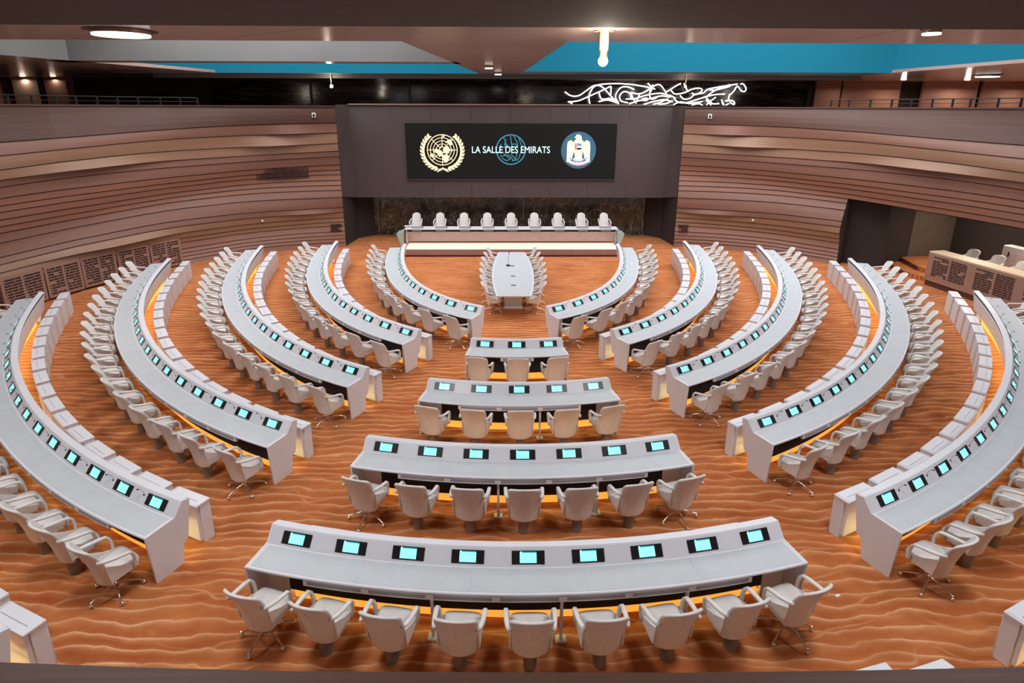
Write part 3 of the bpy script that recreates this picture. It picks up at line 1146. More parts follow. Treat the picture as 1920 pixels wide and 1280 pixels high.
# neon horses
STROKES = [
    [(90, 710), (150, 745), (220, 745), (290, 700), (360, 650), (430, 655), (500, 720), (560, 780), (600, 822)],
    [(130, 805), (230, 790), (330, 745), (430, 700), (520, 655)],
    [(125, 800), (165, 820)], [(330, 820), (318, 760), (335, 700), (370, 655), (450, 635), (600, 630), (740, 640), (880, 665), (940, 680)],
    [(410, 705), (440, 775), (520, 770), (560, 800)], [(525, 655), (525, 735)], [(415, 800), (500, 785), (600, 815)],
    [(740, 685), (680, 660), (620, 665), (580, 710), (570, 760), (600, 815)], [(690, 810), (620, 790), (610, 740), (650, 705), (700, 720), (720, 780)],
    [(710, 710), (730, 760), (770, 815)], [(720, 715), (800, 725), (870, 690), (920, 640)], [(800, 725), (770, 800)],
    [(670, 775), (760, 770), (850, 740), (930, 725), (1000, 720), (1080, 740), (1140, 765)], [(700, 820), (800, 790), (900, 770), (1000, 745), (1090, 755)],
    [(865, 625), (910, 670), (890, 730), (920, 775), (980, 745)], [(890, 700), (930, 650), (980, 640), (1030, 690), (1050, 720)],
    [(840, 825), (930, 800), (1030, 780), (1110, 800)], [(930, 825), (1010, 800), (1070, 770)], [(980, 825), (1060, 815), (1110, 790)],
    [(820, 775), (860, 765), (870, 785), (830, 790)], [(1040, 715), (1110, 665), (1180, 625)], [(1085, 690), (1130, 725), (1210, 715), (1290, 680), (1350, 670), (1385, 690), (1330, 730), (1290, 715)],
    [(1205, 625), (1250, 705)], [(1120, 770), (1180, 805), (1260, 805), (1350, 775), (1430, 750), (1510, 730), (1600, 725)],
    [(1120, 830), (1190, 800), (1270, 815), (1400, 795)], [(1180, 740), (1220, 775), (1280, 765), (1320, 730), (1400, 715), (1440, 680), (1530, 660), (1620, 645), (1710, 630)],
    [(1440, 680), (1500, 690), (1580, 670), (1650, 650)], [(1440, 740), (1490, 700), (1550, 670), (1640, 635)], [(1430, 780), (1480, 830)], [(1430, 760), (1490, 815), (1560, 815)],
    [(1520, 755), (1460, 800), (1440, 830)], [(1300, 830), (1360, 815), (1400, 830)],
    [(1660, 730), (1690, 690), (1710, 650), (1750, 690), (1790, 700), (1800, 670), (1770, 630), (1740, 628)], [(1650, 725), (1640, 785), (1610, 790)],
    [(1620, 785), (1690, 790), (1700, 825), (1660, 800)], [(1575, 775), (1600, 830), (1580, 800)], [(1620, 830), (1650, 815)]]


def smooth_line(pts, n=5):
    if len(pts) < 3:
        return pts
    return catmull([tuple(map(float, p)) for p in pts], n)


def neon():
    t = empty('neon_sculpture', (3.1, GY - 0.35, 6.35))
    tag(t, 'white neon tube drawing of galloping horses on the dark gallery glass', 'neon artwork')
    for st in STROKES:
        pts = []
        for (u, v) in smooth_line(st):
            x = (u - 90) / 5.053 * 0.0300
            z = (815 - v) / 5.053 * 0.0300 * 0.95 + 0.02
            pts.append((x, 0.05 * sin(u * 0.05), z))
        MB().tube(pts, 0.033, 6).build('neon_tube', NEON, t)
    b = MB()
    for x in (0.6, 3.2, 6.0, 8.8):
        b.cyl((x, 0.3, 0.6), (x, 0.02, 0.6), 0.015, 6)
    b.build('wall_bracket', RAIL, t)


neon()


# ------------------------------------------------------------------ armchair
def chair_parts(t, swivel, taper=0.0):
    # back shell : curved leather-covered panel
    def hw(z):
        pts = [(0.265, .185), (0.285, .208), (0.37, .218), (0.52, .222), (0.62, .232), (0.72, .238), (0.82, .243), (0.90, .247), (0.95, .236), (0.975, .200)]
        for (a, wa), (b, wb) in zip(pts[:-1], pts[1:]):
            if z <= b:
                f = (z - a) / (b - a)
                return (wa + (wb - wa) * max(0, f)) * (1 - taper * max(0, z - .45))
        return pts[-1][1] * (1 - taper * .52)
    zs = [.265, .29, .36, .45, .53, .61, .69, .76, .83, .90, .95, .975]
    us = [-1, -.8, -.5, -.2, .2, .5, .8, 1]

    def surf(z, u, dt):
        f = (z - .265) / .71
        y = -0.185 - 0.06 * f - 0.155 * f * f + 0.075 * abs(u) ** 2.2
        zz = z - 0.04 * u * u * max(0, (z - .7) / .27)
        return (hw(z) * u, y + dt, zz)
    mb = MB()
    nu = len(us)
    front = [surf(z, u, 0.042) for z in zs for u in us]
    back = [surf(z, u, 0.0) for z in zs for u in us]
    nf = len(front)
    fs = []
    for j in range(len(zs) - 1):
        for i in range(nu - 1):
            fs.append((j * nu + i, j * nu + i + 1, (j + 1) * nu + i + 1, (j + 1) * nu + i))
            fs.append((nf + j * nu + i, nf + (j + 1) * nu + i, nf + (j + 1) * nu + i + 1, nf + j * nu + i + 1))
        for i in (0, nu - 1):
            fs.append((j * nu + i, (j + 1) * nu + i, nf + (j + 1) * nu + i, nf + j * nu + i))
    for j in (0, len(zs) - 1):
        for i in range(nu - 1):
            fs.append((j * nu + i, j * nu + i + 1, nf + j * nu + i + 1, nf + j * nu + i))
    mb.add(front + back, fs, 0, True)
    bk = mb.build('backrest', LEATHER, t, subsurf=1)
    # centre seam on the rear face
    sm = MB()
    for a, b in zip(zs[1:-1], zs[2:]):
        pa, pb = surf(a, 0, -0.001), surf(b, 0, -0.001)
        sm.cyl((0, pa[1], pa[2]), (0, pb[1], pb[2]), 0.0012, 4)
    sm.build('seam', LEATHER, bk)
    # seat cushion
    mb = MB()
    rows = []
    for (y, hwid, zt, zb) in ((-.16, .20, .46, .39), (-.10, .215, .475, .385), (0.0, .235, .485, .375), (.12, .238, .487, .375), (.22, .232, .478, .38), (.27, .205, .45, .40)):
        row = []
        for (u, fz) in ((-1, 0.0), (-1.0, .75), (-.82, 1), (-.4, 1.03), (0, 1.05), (.4, 1.03), (.82, 1), (1, .75), (1, 0), (.8, -.0), (0, -.0), (-.8, -.0)):
            row.append((hwid * u, y, zb + (zt - zb) * fz))
        rows.append(row)
    n = len(rows[0])
    vs = [p for r in rows for p in r]
    fs = [(j * n + k, j * n + (k + 1) % n, (j + 1) * n + (k + 1) % n, (j + 1) * n + k) for j in range(len(rows) - 1) for k in range(n)]
    fs += [tuple(range(n)), tuple(range((len(rows) - 1) * n, len(rows) * n))]
    mb.add(vs, fs, 0, True)
    mb.build('seat_cushion', LEATHER, t, subsurf=1)
    # under-seat shell with rising side panels
    mb = MB()
    mb.prism([(-.18, -.14), (.18, -.14), (.215, .05), (.20, .22), (-.20, .22), (-.215, .05)], .335, .385)
    for sg in (-1, 1):
        x = sg * .218
        mb.add([(x, -.13, .34), (x, .215, .36), (x, .215, .43), (x, 0.02, .50), (x, -.17, .62),
                (x + sg * .022, -.13, .34), (x + sg * .022, .215, .36), (x + sg * .022, .215, .43), (x + sg * .022, 0.02, .50), (x + sg * .022, -.17, .62)],
               [(0, 1, 2, 3, 4), (9, 8, 7, 6, 5), (0, 1, 6, 5), (1, 2, 7, 6), (2, 3, 8, 7), (3, 4, 9, 8), (4, 0, 5, 9)])
    mb.build('seat_shell', LEATHER, t, bevel=0.006)
    # arm loops
    for sg in (-1, 1):
        pts = [(.236, -.245, .735), (.256, -.17, .705), (.270, -.06, .680), (.275, .04, .664), (.275, .115, .645), (.270, .150, .60), (.260, .165, .52), (.250, .16, .44), (.240, .15, .37)]
        mb = MB()
        rings = []
        for i, p in enumerate(pts):
            a = Vector(pts[max(0, i - 1)])
            b = Vector(pts[min(len(pts) - 1, i + 1)])
            d = (b - a).normalized()
            nrm = Vector((0, -d.z, d.y)).normalized()
            wv = Vector((1, 0, 0))
            hw_, ht = 0.026, 0.017
            c = Vector(p)
            rings.append([c + wv * (hw_ * cx) + nrm * (ht * cz) for cx, cz in ((-1, -.5), (-.6, -1), (.6, -1), (1, -.5), (1, .5), (.6, 1), (-.6, 1), (-1, .5))])
        vs = [Vector((v.x * sg, v.y, v.z)) for r in rings for v in r]
        n = 8
        fs = [(j * n + k, j * n + (k + 1) % n, (j + 1) * n + (k + 1) % n, (j + 1) * n + k) for j in range(len(rings) - 1) for k in range(n)]
        fs += [tuple(range(n)), tuple(range((len(rings) - 1) * n, len(rings) * n))]
        mb.add(vs, fs, 0, True)
        mb.build('armrest', LEATHER, t)
    if not swivel:
        MB().cyl((0, -0.04, 0), (0, -0.04, .352), .078, 20).build('pedestal', PEDESTAL, t)
    else:
        MB().cyl((0, 0, .10), (0, 0, .352), .026, 12).cyl((0, 0, .085), (0, 0, .15), .04, 12).build('gas_column', CHROME, t)
        for k in range(5):
            a = 2 * pi * k / 5 + pi / 2 + pi / 5
            R = .31
            pts = [(cos(a) * r, sin(a) * r, z) for r, z in ((.02, .13), (.12, .125), (.22, .10), (R, .065))]
            lg = MB().tube(pts, [.017, .015, .012, .010], 8).build('leg', CHROME, t)
            cs = MB()
            cs.ball((cos(a) * R, sin(a) * R, .029), .029, 10)
            cs.cyl((cos(a) * R, sin(a) * R, .04), (cos(a) * R, sin(a) * R, .075), .009, 8)
            cs.build('caster', CHROME, lg)


def template(fn, name):
    t = empty(name)
    fn(t)
    return [t, [tree_of(c) for c in kids(t)], False]


FIXED = template(lambda t: chair_parts(t, False), 'armchair')
SWIVEL = template(lambda t: chair_parts(t, True), 'swivel_armchair')


def put_chair(kind, p, rz, label, group):
    c = fresh(kind)
    c.location = p
    c.rotation_euler = (0, 0, rz)
    tag(c, label, 'chair', group)
    return c


# ------------------------------------------------------------------ cabinets
def cabinet_parts(t):
    # local x = along the row, +y = towards the aisle (front), -y = towards the desk
    MB().box((0, 0.03, .315), (.63, .155, .63)).build('body', WHITE, t, bevel=.008)
    ld = MB().box((0, 0, .648), (.66, .235, .034)).build('lid', WHITE, t, bevel=.006)
    MB().box((0, -0.02, .6655), (.5, .006, .003)).box((-.30, 0, .6655), (.004, .21, .003)).build('lid_seam', GREYP, ld)
    dr = MB().box((0, .112, .33), (.625, .012, .60)).build('door', WHITE, t, bevel=.003)
    MB().box((.298, .1195, .56), (.014, .006, .12)).build('handle', PEDESTAL, dr)
    MB().box((0, -.075, .34), (.58, .055, .56)).build('rear_panel', WHITE, t, bevel=.004)


CAB = template(cabinet_parts, 'storage_cabinet')


def put_cab(p, rz, label, group):
    c = fresh(CAB)
    c.location = p
    c.rotation_euler = (0, 0, rz)
    tag(c, label, 'cabinet', group)


# ------------------------------------------------------------------ desks
def desk(path, a, b, seats, label, group, posts=(), tray=True, mics=True, centre=False):
    mid = path.P((a + b) / 2, 0.2, 0)
    t = empty('curved_desk', mid)
    tag(t, label, 'desk', group)

    def B(mb, name, m, parent=t, **kw):
        mb.v = [(v[0] - mid.x, v[1] - mid.y, v[2] - mid.z) for v in mb.v]
        return mb.build(name, m, parent, **kw)
    th = 0.03
    # worktop slab
    mb = MB()
    sweep(mb, path, [(.03, .715), (.47, .715), (.479, .724), (.479, .741), (.47, .75), (.03, .75)], a + th, b - th)
    top = B(mb, 'worktop', WHITE)
    mb = MB()
    n = max(1, int(round((b - a) / (2 * PITCH))))
    for k in range(n):
        s0 = a + .05 + (b - a - .1) * k / n
        s1 = a + .05 + (b - a - .1) * (k + 1) / n
        sweep(mb, path, [(.085, .7495), (.447, .7495), (.447, .7525), (.085, .7525)], s0 + .0015, s1 - .0015)
    B(mb, 'writing_surface', INLAY, top)
    # raised console and its rear panel
    mb = MB()
    sweep(mb, path, [(.06, .752), (-.075, .915), (-.087, .925), (-.192, .909), (-.200, .903), (-.200, .882), (-.165, .875), (-.165, .715), (.06, .715)], a + th, b - th)
    B(mb, 'console', WHITE)
    mb = MB()
    sweep(mb, path, [(-.188, .80), (-.173, .803), (-.085, .345), (-.10, .335)], a + th, b - th)
    B(mb, 'rear_panel', WHITE)
    mb = MB()
    sweep(mb, path, [(-.180, .876), (-.166, .876), (-.160, .79), (-.170, .79)], a + th, b - th)
    B(mb, 'shadow_groove', DARK)
    # modesty panel
    mb = MB()
    sweep(mb, path, [(.14, .71), (.16, .71), (.16, .20), (.14, .20)], a + .35, b - .35 if not centre else b - .35)
    B(mb, 'modesty_panel', DARK)
    for q0, q1 in ((a + th, a + .35), (b - .35, b - th)):
        mb = MB()
        sweep(mb, path, [(.14, .71), (.16, .71), (.16, .02), (.14, .02)], q0, q1)
        B(mb, 'side_infill', WHITE)
    # led light under the console
    mb = MB()
    sweep(mb, path, [(-.075, .325), (-.045, .325), (-.045, .318), (-.075, .318)], a + th, b - th)
    sp = B(mb, 'light_strip', STRIP)
    mb = MB()
    sweep(mb, path, [(.07, .17), (.08, .17), (.08, .005), (.07, .005)], a + .35, b - .35)
    B(mb, 'kick_glow', KICK)
    # end panels
    prof = [(-.203, .90), (-.085, .928), (.055, .757), (.482, .752), (.482, .722), (.447, 0), (.038, 0), (-.015, .30), (-.092, .335)]
    for e0, e1 in ((a, a + th), (b - th, b)):
        mb = MB()
        vs = [path.P(s, r, z) for s in (e0, e1) for r, z in prof]
        m_ = len(prof)
        mb.add(vs, [tuple(range(m_)), tuple(range(m_, 2 * m_))[::-1]] + [(k, (k + 1) % m_, m_ + (k + 1) % m_, m_ + k) for k in range(m_)])
        B(mb, 'end_panel', WHITE, bevel=.004)
    # cable tray under the front edge
    if tray:
        mb = MB()
        t0, t1 = a + .75, b - .75
        sweep(mb, path, [(.42, .705), (.468, .705), (.468, .628), (.42, .628)], t0, t1)
        tr = B(mb, 'cable_tray', WHITE)
        mb = MB()
        nseg = max(1, int(round((t1 - t0) / PITCH)))
        for k in range(nseg):
            s0, s1 = t0 + (t1 - t0) * k / nseg, t0 + (t1 - t0) * (k + 1) / nseg
            sweep(mb, path, [(.467, .694), (.4695, .694), (.4695, .645), (.467, .645)], s0 + .045, s1 - .045)
        B(mb, 'tray_slot', SLOTG, tr)
    for s in posts:
        mb = MB()
        p0 = path.P(s, .40, 0)
        mb.box((p0.x, p0.y, .36), (.035, .035, .72), rz=path.rot(s))
        mb.box((p0.x, p0.y, .01), (.13, .10, .02), rz=path.rot(s))
        B(mb, 'support_post', WHITE)
    # monitors
    for s in seats:
        h = path.rot(s)
        # frame of the sloped face : u along the row, w up the slope, nrm outwards
        u = (path.P(s + .01, 0) - path.P(s - .01, 0)).normalized()
        lo, hi = path.P(s, .06, .752), path.P(s, -.075, .915)
        w_ = (hi - lo).normalized()
        nr = (path.P(s, 1, 0) - path.P(s, 0, 0))
        nr = (nr - w_ * nr.dot(w_)).normalized()
        c = (lo + hi) / 2
        if path.sg < 0:
            u = -u

        def slab(mb, cu, cw, wu, ww, t0, t1, mi=0):
            vs = []
            for tt in (t0, t1):
                for a_, b_ in ((-1, -1), (1, -1), (1, 1), (-1, 1)):
                    vs.append(c + u * (cu + a_ * wu / 2) + w_ * (cw + b_ * ww / 2) + nr * tt)
            mb.add(vs, [(0, 1, 2, 3), (7, 6, 5, 4), (0, 4, 5, 1), (1, 5, 6, 2), (2, 6, 7, 3), (3, 7, 4, 0)], mi)
        mb = MB()
        slab(mb, 0, .0, .40, .150, -.004, .007)
        mo = B(mb, 'monitor', BLACK)
        mb = MB()
        slab(mb, 0, -.006, .205, .112, .006, .0085)
        slab(mb, 0, .056, .205, .012, .006, .0085, 1)
        slab(mb, -.088, .058, .018, .012, .0084, .0095, 2)
        B(mb, 'display', [SCREEN, SCRHEAD, SCRDOT], mo)
        if mics:
            mb = MB()
            ms = s + .285
            mb.tube([path.P(ms, -.03, .855), path.P(ms + .003, -.025, .90), path.P(ms + .01, -.005, .945), path.P(ms + .025, .02, .965)], .0022, 5)
            mb.tube([path.P(ms + .022, .016, .963), path.P(ms + .036, .042, .972)], .0085, 8)
            mb.cyl(path.P(ms, -.025, .84), path.P(ms, -.03, .862), .014, 10)
            B(mb, 'microphone', BLACK)
    return t


RINGNAME = {1: 'innermost', 2: 'second', 3: 'third', 4: 'fourth', 5: 'fifth', 6: 'outermost'}
NSEAT = {1: 12, 2: 15, 3: 18, 4: 19, 5: 18, 6: 0}
CABEND = {2: 10.75, 3: 13.2, 4: 14.75, 5: 13.75, 6: 1.2}
PATHS = {}
for i, (X, Y, a_, c_, m_, n_, o_, e, Ln) in RING.items():
    for sg in (-1, 1):
        PATHS[(i, sg)] = Path(X, Y, a_, c_, m_, n_, o_, -e, Ln, sg)

for i in range(1, 7):
    for sg in (-1, 1):
        path = PATHS[(i, sg)]
        side = 'left' if sg < 0 else 'right'
        seats = [k * PITCH for k in range(NSEAT[i]) if k * PITCH < path.s1 - .1] if i < 6 else [0, PITCH]
        desk(path, path.s0, path.s1, seats, 'long white curved desk with built-in monitors, %s curved row on the %s side' % (RINGNAME[i], side), 'long curved desks')
        ng = len(seats)
        if i < 6:
            sp = (path.s1 - .36) / (ng - 1)
            for k in range(ng):
                s = k * sp
                jit = random.uniform(-.05, .05)
                f = min(1, s / 6)
                off = .725 + .02 * f + random.uniform(-.012, .012)
                end = k == 0
                kind = SWIVEL if end else FIXED
                lab = 'white armchair, %s from the centre aisle, %s curved row, %s side' % (ORD[k], RINGNAME[i], side)
                if end:
                    lab = 'white swivel armchair on casters, aisle end of %s curved row, %s side' % (RINGNAME[i], side)
                rz = path.rot(s) + (jit if not end else sg * .03 + jit)
                put_chair(kind, path.P(s - (.0 if not end else .06), off, 0), rz, lab, 'armchairs of the %s curved row, %s side' % (RINGNAME[i], side))
        if i > 1:
            a0, a1 = -.46, CABEND[i]
            nc = int(round((a1 - a0) / .825))
            pc = (a1 - a0) / nc
            for k in range(nc):
                s = a0 + (k + .5) * pc
                off = -.415 - .15 * max(0, min(1, s / path.s1))
                p = path.P(s, off, 0)
                lab = 'low white cabinet, %s from the centre aisle, behind %s curved desk, %s side' % (ORD[k], RINGNAME[i], side)
                put_cab(p, path.rot(s), lab, 'cabinets behind the %s curved desk, %s side' % (RINGNAME[i], side))

CNAME = {2: 'three-monitor', 3: 'five-monitor', 4: 'seven-monitor', 5: 'nine-monitor', 6: 'rearmost'}
CPOSTS = {2: (), 3: (.5,), 4: (-.5, 1.5), 5: (-1.5, .5, 2.5), 6: ()}
for i, (R, Y, e, n) in CENTRE.items():
    path = Path(0, Y, 0, 1 / R, 0, 0, 0, -e, e, 1)
    seats = [(k - (n - 1) / 2) * PITCH for k in range(n)]
    lab = 'short curved %s desk in the centre aisle' % CNAME[i] if i < 6 else 'curved white desk at the bottom edge, nearest the viewer, in the centre'
    desk(path, -e, e, seats, lab, 'centre desks', posts=[q * PITCH for q in CPOSTS[i]], mics=False, centre=True)
    if i < 6:
        for k, s in enumerate(seats):
            end = k in (0, n - 1)
            kind = SWIVEL if (end and i >= 4) else FIXED
            if end:
                lab = 'white %sarmchair at the %s end of the %s centre desk' % ('swivel ' if i >= 4 else '', 'left' if k == 0 else 'right', CNAME[i])
            elif k == (n - 1) // 2:
                lab = 'middle white leather armchair at the %s centre desk' % CNAME[i]
            else:
                lab = 'white leather armchair, %s from the left at the %s centre desk' % (ORD[k], CNAME[i])
            put_chair(kind, path.P(s * 1.015, .69, 0), path.rot(s) * 1.45 + random.uniform(-.02, .02), lab, 'armchairs of the %s centre desk' % CNAME[i])
    if i >= 5:
        nc = 8 if i == 5 else 9
        for k in range(nc):
            s = (k - (nc - 1) / 2) * (2 * e - .55) / nc
            off = -.355 if i == 5 else -.36
            where = 'on the far side of' if i == 5 else 'beyond'
            put_cab(path.P(s, off, 0), path.rot(s), 'low white cabinet, %s from the left, %s the %s centre desk' % (ORD[k], where, CNAME[i]), 'cabinets of the %s centre desk' % CNAME[i])


# ------------------------------------------------------------------ conference table in the middle
def conf_table():
    t = empty('conference_table', (0, .28, 0))
    tag(t, 'long white boat-shaped conference table in the middle of the room', 'table')

    def outline(d):
        pts = []
        y0, y1 = -2.44 + d, 2.99 - d
        for k in range(13):
            y = y0 + (y1 - y0) * k / 12
            f = (y - .2) / 2.65
            pts.append((.705 - .185 * f * f - d, y - .28))
        return pts + [(-x, y) for x, y in reversed(pts)]
    tp = MB().prism(outline(0), .705, .75).build('table_top', WHITE, t, bevel=.008)
    MB().prism(outline(.045), .7495, .7525).build('writing_surface', INLAY, tp)
    MB().prism(outline(.26), .60, .705).build('apron', WHITE, t)
    MB().box((0, -.1, .3), (.5, 2.9, .6)).build('pedestal', WHITE, t, bevel=.01)
    MB().box((0, -.1, .02), (.58, 3.3, .04)).build('base_plate', WHITE, t, bevel=.006)
    return t


conf_table()
for y, lb in ((.93, 'beside the desk microphone'), (-.37, 'in the middle of the conference table'), (-1.4, 'nearest the viewer on the conference table')):
    t = empty('power_socket', (0.0, y, .7525))
    tag(t, 'small grey power socket plate %s' % lb, 'socket', 'socket plates on the conference table')
    MB().box((0, 0, .004), (.15, .11, .008)).build('plate', GREYP, t, bevel=.002)
    MB().box((-.035, 0, .009), (.045, .06, .003)).box((.035, 0, .009), (.045, .06, .003)).build('socket_lid', BLACK, t)
t = empty('desk_microphone', (-.15, .93, .7525))
tag(t, 'black gooseneck microphone standing on the conference table', 'microphone')
MB().box((0, 0, .02), (.13, .13, .04)).build('base', BLACK, t, bevel=.008)
MB().tube([(0, 0, .04), (.005, .05, .2), (.02, .1, .34), (.03, .13, .42)], .006, 6).build('gooseneck', BLACK, t)
MB().tube([(.03, .13, .41), (.035, .145, .48)], .013, 8).build('microphone_head', BLACK, t)

ty = [2.84, 2.08, 1.34, .57, -.24, -1.02, -1.74]
tx = [.60, .67, .73, .75, .73, .69, .63]
TORD = ['farthest', 'second farthest', 'third farthest', 'middle', 'third nearest', 'second nearest', 'nearest']
for sg in (-1, 1):
    for k in range(7):
        put_chair(SWIVEL, (sg * tx[k], ty[k], 0), (pi / 2 if sg > 0 else -pi / 2) + random.uniform(-.05, .05),
                  'white swivel armchair, %s of seven on the %s side of conference table' % (TORD[k], 'left' if sg < 0 else 'right'),
                  'armchairs around the conference table')


# ------------------------------------------------------------------ stage with the podium desk
pf = MB()
pf.box((0.04, 6.9, .155), (9.1, 3.4, .31))
o = pf.build('floor_stage', CARPET)
struct(o)
t = empty('stage_front', (0.04, 5.18, 0))
tag(t, 'long pink-white stage riser with a glowing cream ledge under the podium desk', 'riser')
MB().box((0, 0, .195), (9.1, .05, .21)).build('riser_panel', noisy(mat('mauve_riser', (.3, .17, .15), .6), (.28, .16, .14), (.33, .19, .165)), t)
MB().box((0, .01, .045), (9.1, .03, .09)).build('kick_plate', STEPRED, t)
CREAM = noisy(mat('cream_ledge', (.85, .76, .62), .6), (.84, .75, .6), (.88, .79, .66))
MB().box((0, .60, .325), (9.1, 1.22, .03)).build('ledge_top', CREAM, t)
t = empty('podium_desk', (0.04, 6.5, .31))
tag(t, 'long straight white podium desk on the stage beneath the wall screen', 'desk')
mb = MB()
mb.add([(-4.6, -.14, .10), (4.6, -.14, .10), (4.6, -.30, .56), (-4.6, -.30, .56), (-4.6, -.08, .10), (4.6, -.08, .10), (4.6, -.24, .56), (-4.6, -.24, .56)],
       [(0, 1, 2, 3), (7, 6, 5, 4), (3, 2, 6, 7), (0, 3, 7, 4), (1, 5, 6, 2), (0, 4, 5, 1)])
mb.build('front_panel', noisy(mat('shaded_mauve_panel', (.5, .34, .32), .5), (.48, .325, .305), (.52, .355, .335)), t)  # mauve tone puts the shade of the leaning panel into its colour
MB().box((0, -.02, .675), (9.4, .62, .035)).build('worktop', WHITE, t, bevel=.005)
MB().box((0, -.20, .608), (9.2, .04, .10)).build('recess_strip', BLACK, t)
MB().box((-4.62, .0, .33), (.05, .5, .66)).build('side_panel', WHITE, t)
MB().box((4.62, .0, .33), (.05, .5, .66)).build('side_panel', WHITE, t)
PODLED = mat('cream_led_line', (1, .9, .7), .5, emit=(1, .84, .60), es=3.2)
MB().box((0, -.05, .095), (9.1, .05, .008)).build('light_strip', PODLED, t)
for sg in (-1, 1):
    o = MB()
    o.add([(sg * 4.70, 5.95, .0), (sg * 4.98, 5.95, .84), (sg * 4.78, 5.95, .90), (sg * 4.70, 5.95, .9), (sg * 4.70, 6.6, .0), (sg * 4.98, 6.6, .84), (sg * 4.78, 6.6, .90), (sg * 4.70, 6.6, .9)],
          [(0, 1, 2, 3), (7, 6, 5, 4), (0, 4, 5, 1), (1, 5, 6, 2), (2, 6, 7, 3), (3, 7, 4, 0)])
    o = o.build('glass_guard', GLASSG)
    tag(o, 'slanted greenish glass guard at the %s end of the podium desk' % ('left' if sg < 0 else 'right'), 'glass panel')
px = [-4.15, -3.1, -2.05, -1.02, .03, 1.06, 2.10, 3.14, 4.15]
TALL = template(lambda t: chair_parts(t, True, .5), 'swivel_armchair')
for k, x in enumerate(px):
    c = put_chair(TALL, (x * 1.055, 7.72, .31), pi, 'white high-backed chair behind the podium desk, %s from the left' % ORD[k], 'chairs behind the podium desk')
    c.scale = (1.0, 1.0, 1.12)
    t = empty('podium_monitor', (x * 1.0 + .04, 6.32, 1.003))
    tag(t, 'small flat monitor folded on the podium desk, %s from the left' % ORD[k], 'monitor', 'monitors on the podium desk')
    MB().box((0, .10, .03), (.52, .18, .02), rx=radians(12)).build('monitor_case', GREYP, t, bevel=.004)
    MB().box((0, .10, .006), (.2, .12, .012)).build('stand', BLACK, t)
    MB().box((0, -.170, -.05), (.42, .02, .08)).build('cable_box', GREYP, t)
o = MB().box((-4.55, 6.62, 1.045), (.34, .22, .025)).box((-4.55, 6.62, 1.018), (.2, .12, .03)).build('document_stand', WHITE)
tag(o, 'small white tray on the left end of the podium desk', 'tray')


# ------------------------------------------------------------------ acoustic grilles and wall fittings
def slot_rows(mb, w_, h_, rows, seed, ang=0):
    rnd = random.Random(seed)
    for r in range(rows):
        z = -h_ / 2 + h_ * (r + .5) / rows
        x = -w_ / 2
        while x < w_ / 2 - .03:
            l_ = rnd.choice((.14, .2, .3))
            l_ = min(l_, w_ / 2 - x)
            if rnd.random() > .08:
                mb.box((x + l_ / 2, 0, z), (l_ - .025, .02, h_ / rows * .6))
            x += l_


for k, (s0, s1) in enumerate(((11.70, 12.9), (10.45, 11.55), (9.23, 10.30), (7.98, 9.06), (6.73, 7.82))):
    s = (s0 + s1) / 2
    p, h = wallpt(s, wave(s, .6) + .10, .08, -1)
    q0, q1 = wallpt(s0, 0, 0, -1)[0], wallpt(s1, 0, 0, -1)[0]
    ang = atan2(q1.y - q0.y, q1.x - q0.x)
    wd = (q1 - q0).length
    t = empty('acoustic_grille', p, ang)
    wh = ['rightmost of five', 'second from the right', 'third from the right', 'fourth from the right', 'leftmost in view'][4 - k]
    tag(t, 'slotted wooden acoustic grille at foot of left wall, %s' % wh, 'grille', 'acoustic grilles along the left wall')
    MB().box((0, 0, .53), (wd + .08, .10, 1.06)).build('panel', WOODS[4], t)
    mb = MB()
    for half in (-1, 1):
        sub = MB()
        slot_rows(sub, wd * .45, .90, 10, k * 2 + half)
        sub.v = [(v[0] + half * wd * .245, v[1], v[2] + .53) for v in sub.v]
        mb.add(sub.v, sub.f)
    mb2 = MB()
    mb2.add([(v[0], v[1] + (.045), v[2]) for v in mb.v], mb.f)
    mb2.add([(v[0], v[1] - (.045), v[2]) for v in mb.v], mb.f)
    mb2.build('slots', GROOVE, t)

for s0, s1, z, hh, sg, rows, lb in ((1.3, 3.45, 3.45, .62, -1, 8, 'slotted vent high on the left wall'), (.12, .62, .93, .36, -1, 4, 'small slotted vent low on the left wall beside the stage'),
                                    (.12, .58, .90, .36, 1, 4, 'small slotted vent low on the right wall beside the stage')):
    q0, q1 = wallpt(s0, 0, 0, sg)[0], wallpt(s1, 0, 0, sg)[0]
    s = (s0 + s1) / 2
    ang = atan2(q1.y - q0.y, q1.x - q0.x)
    p, h = wallpt(s, wave(s, z) + .06, z, sg)
    mb = MB()
    slot_rows(mb, (q1 - q0).length, hh, rows, 5 + int(s0 * 10))
    o = mb.build('wall_vent', GROOVE)
    o.location = p
    o.rotation_euler = (0, 0, ang)
    tag(o, 'dark %s' % lb, 'vent')

for s, z, sg in ((.88, 5.78, -1), (1.03, 5.78, 1)):
    p, h = wallpt(s, wave(s, z) + .05, z, sg)
    t = empty('wall_camera', p, sg * h)
    tag(t, 'small black camera in a white square frame high on the %s wall' % ('left' if sg < 0 else 'right'), 'camera')
    MB().box((0, 0, 0), (.15, .06, .19)).build('frame', PAPER, t, bevel=.01)
    MB().box((0, 0, 0), (.08, .10, .12)).build('lens', BLACK, t, bevel=.01)
for s, z, sg in ((3.4, 1.42, -1), (3.25, 1.45, 1)):
    p, h = wallpt(s, wave(s, z) + .08, z, sg)
    o = MB().ball((0, 0, 0), .05, 10).build('wall_sensor', PAPER)
    o.location = p
    tag(o, 'tiny round white sensor on the %s wooden wall' % ('left' if sg < 0 else 'right'), 'sensor')


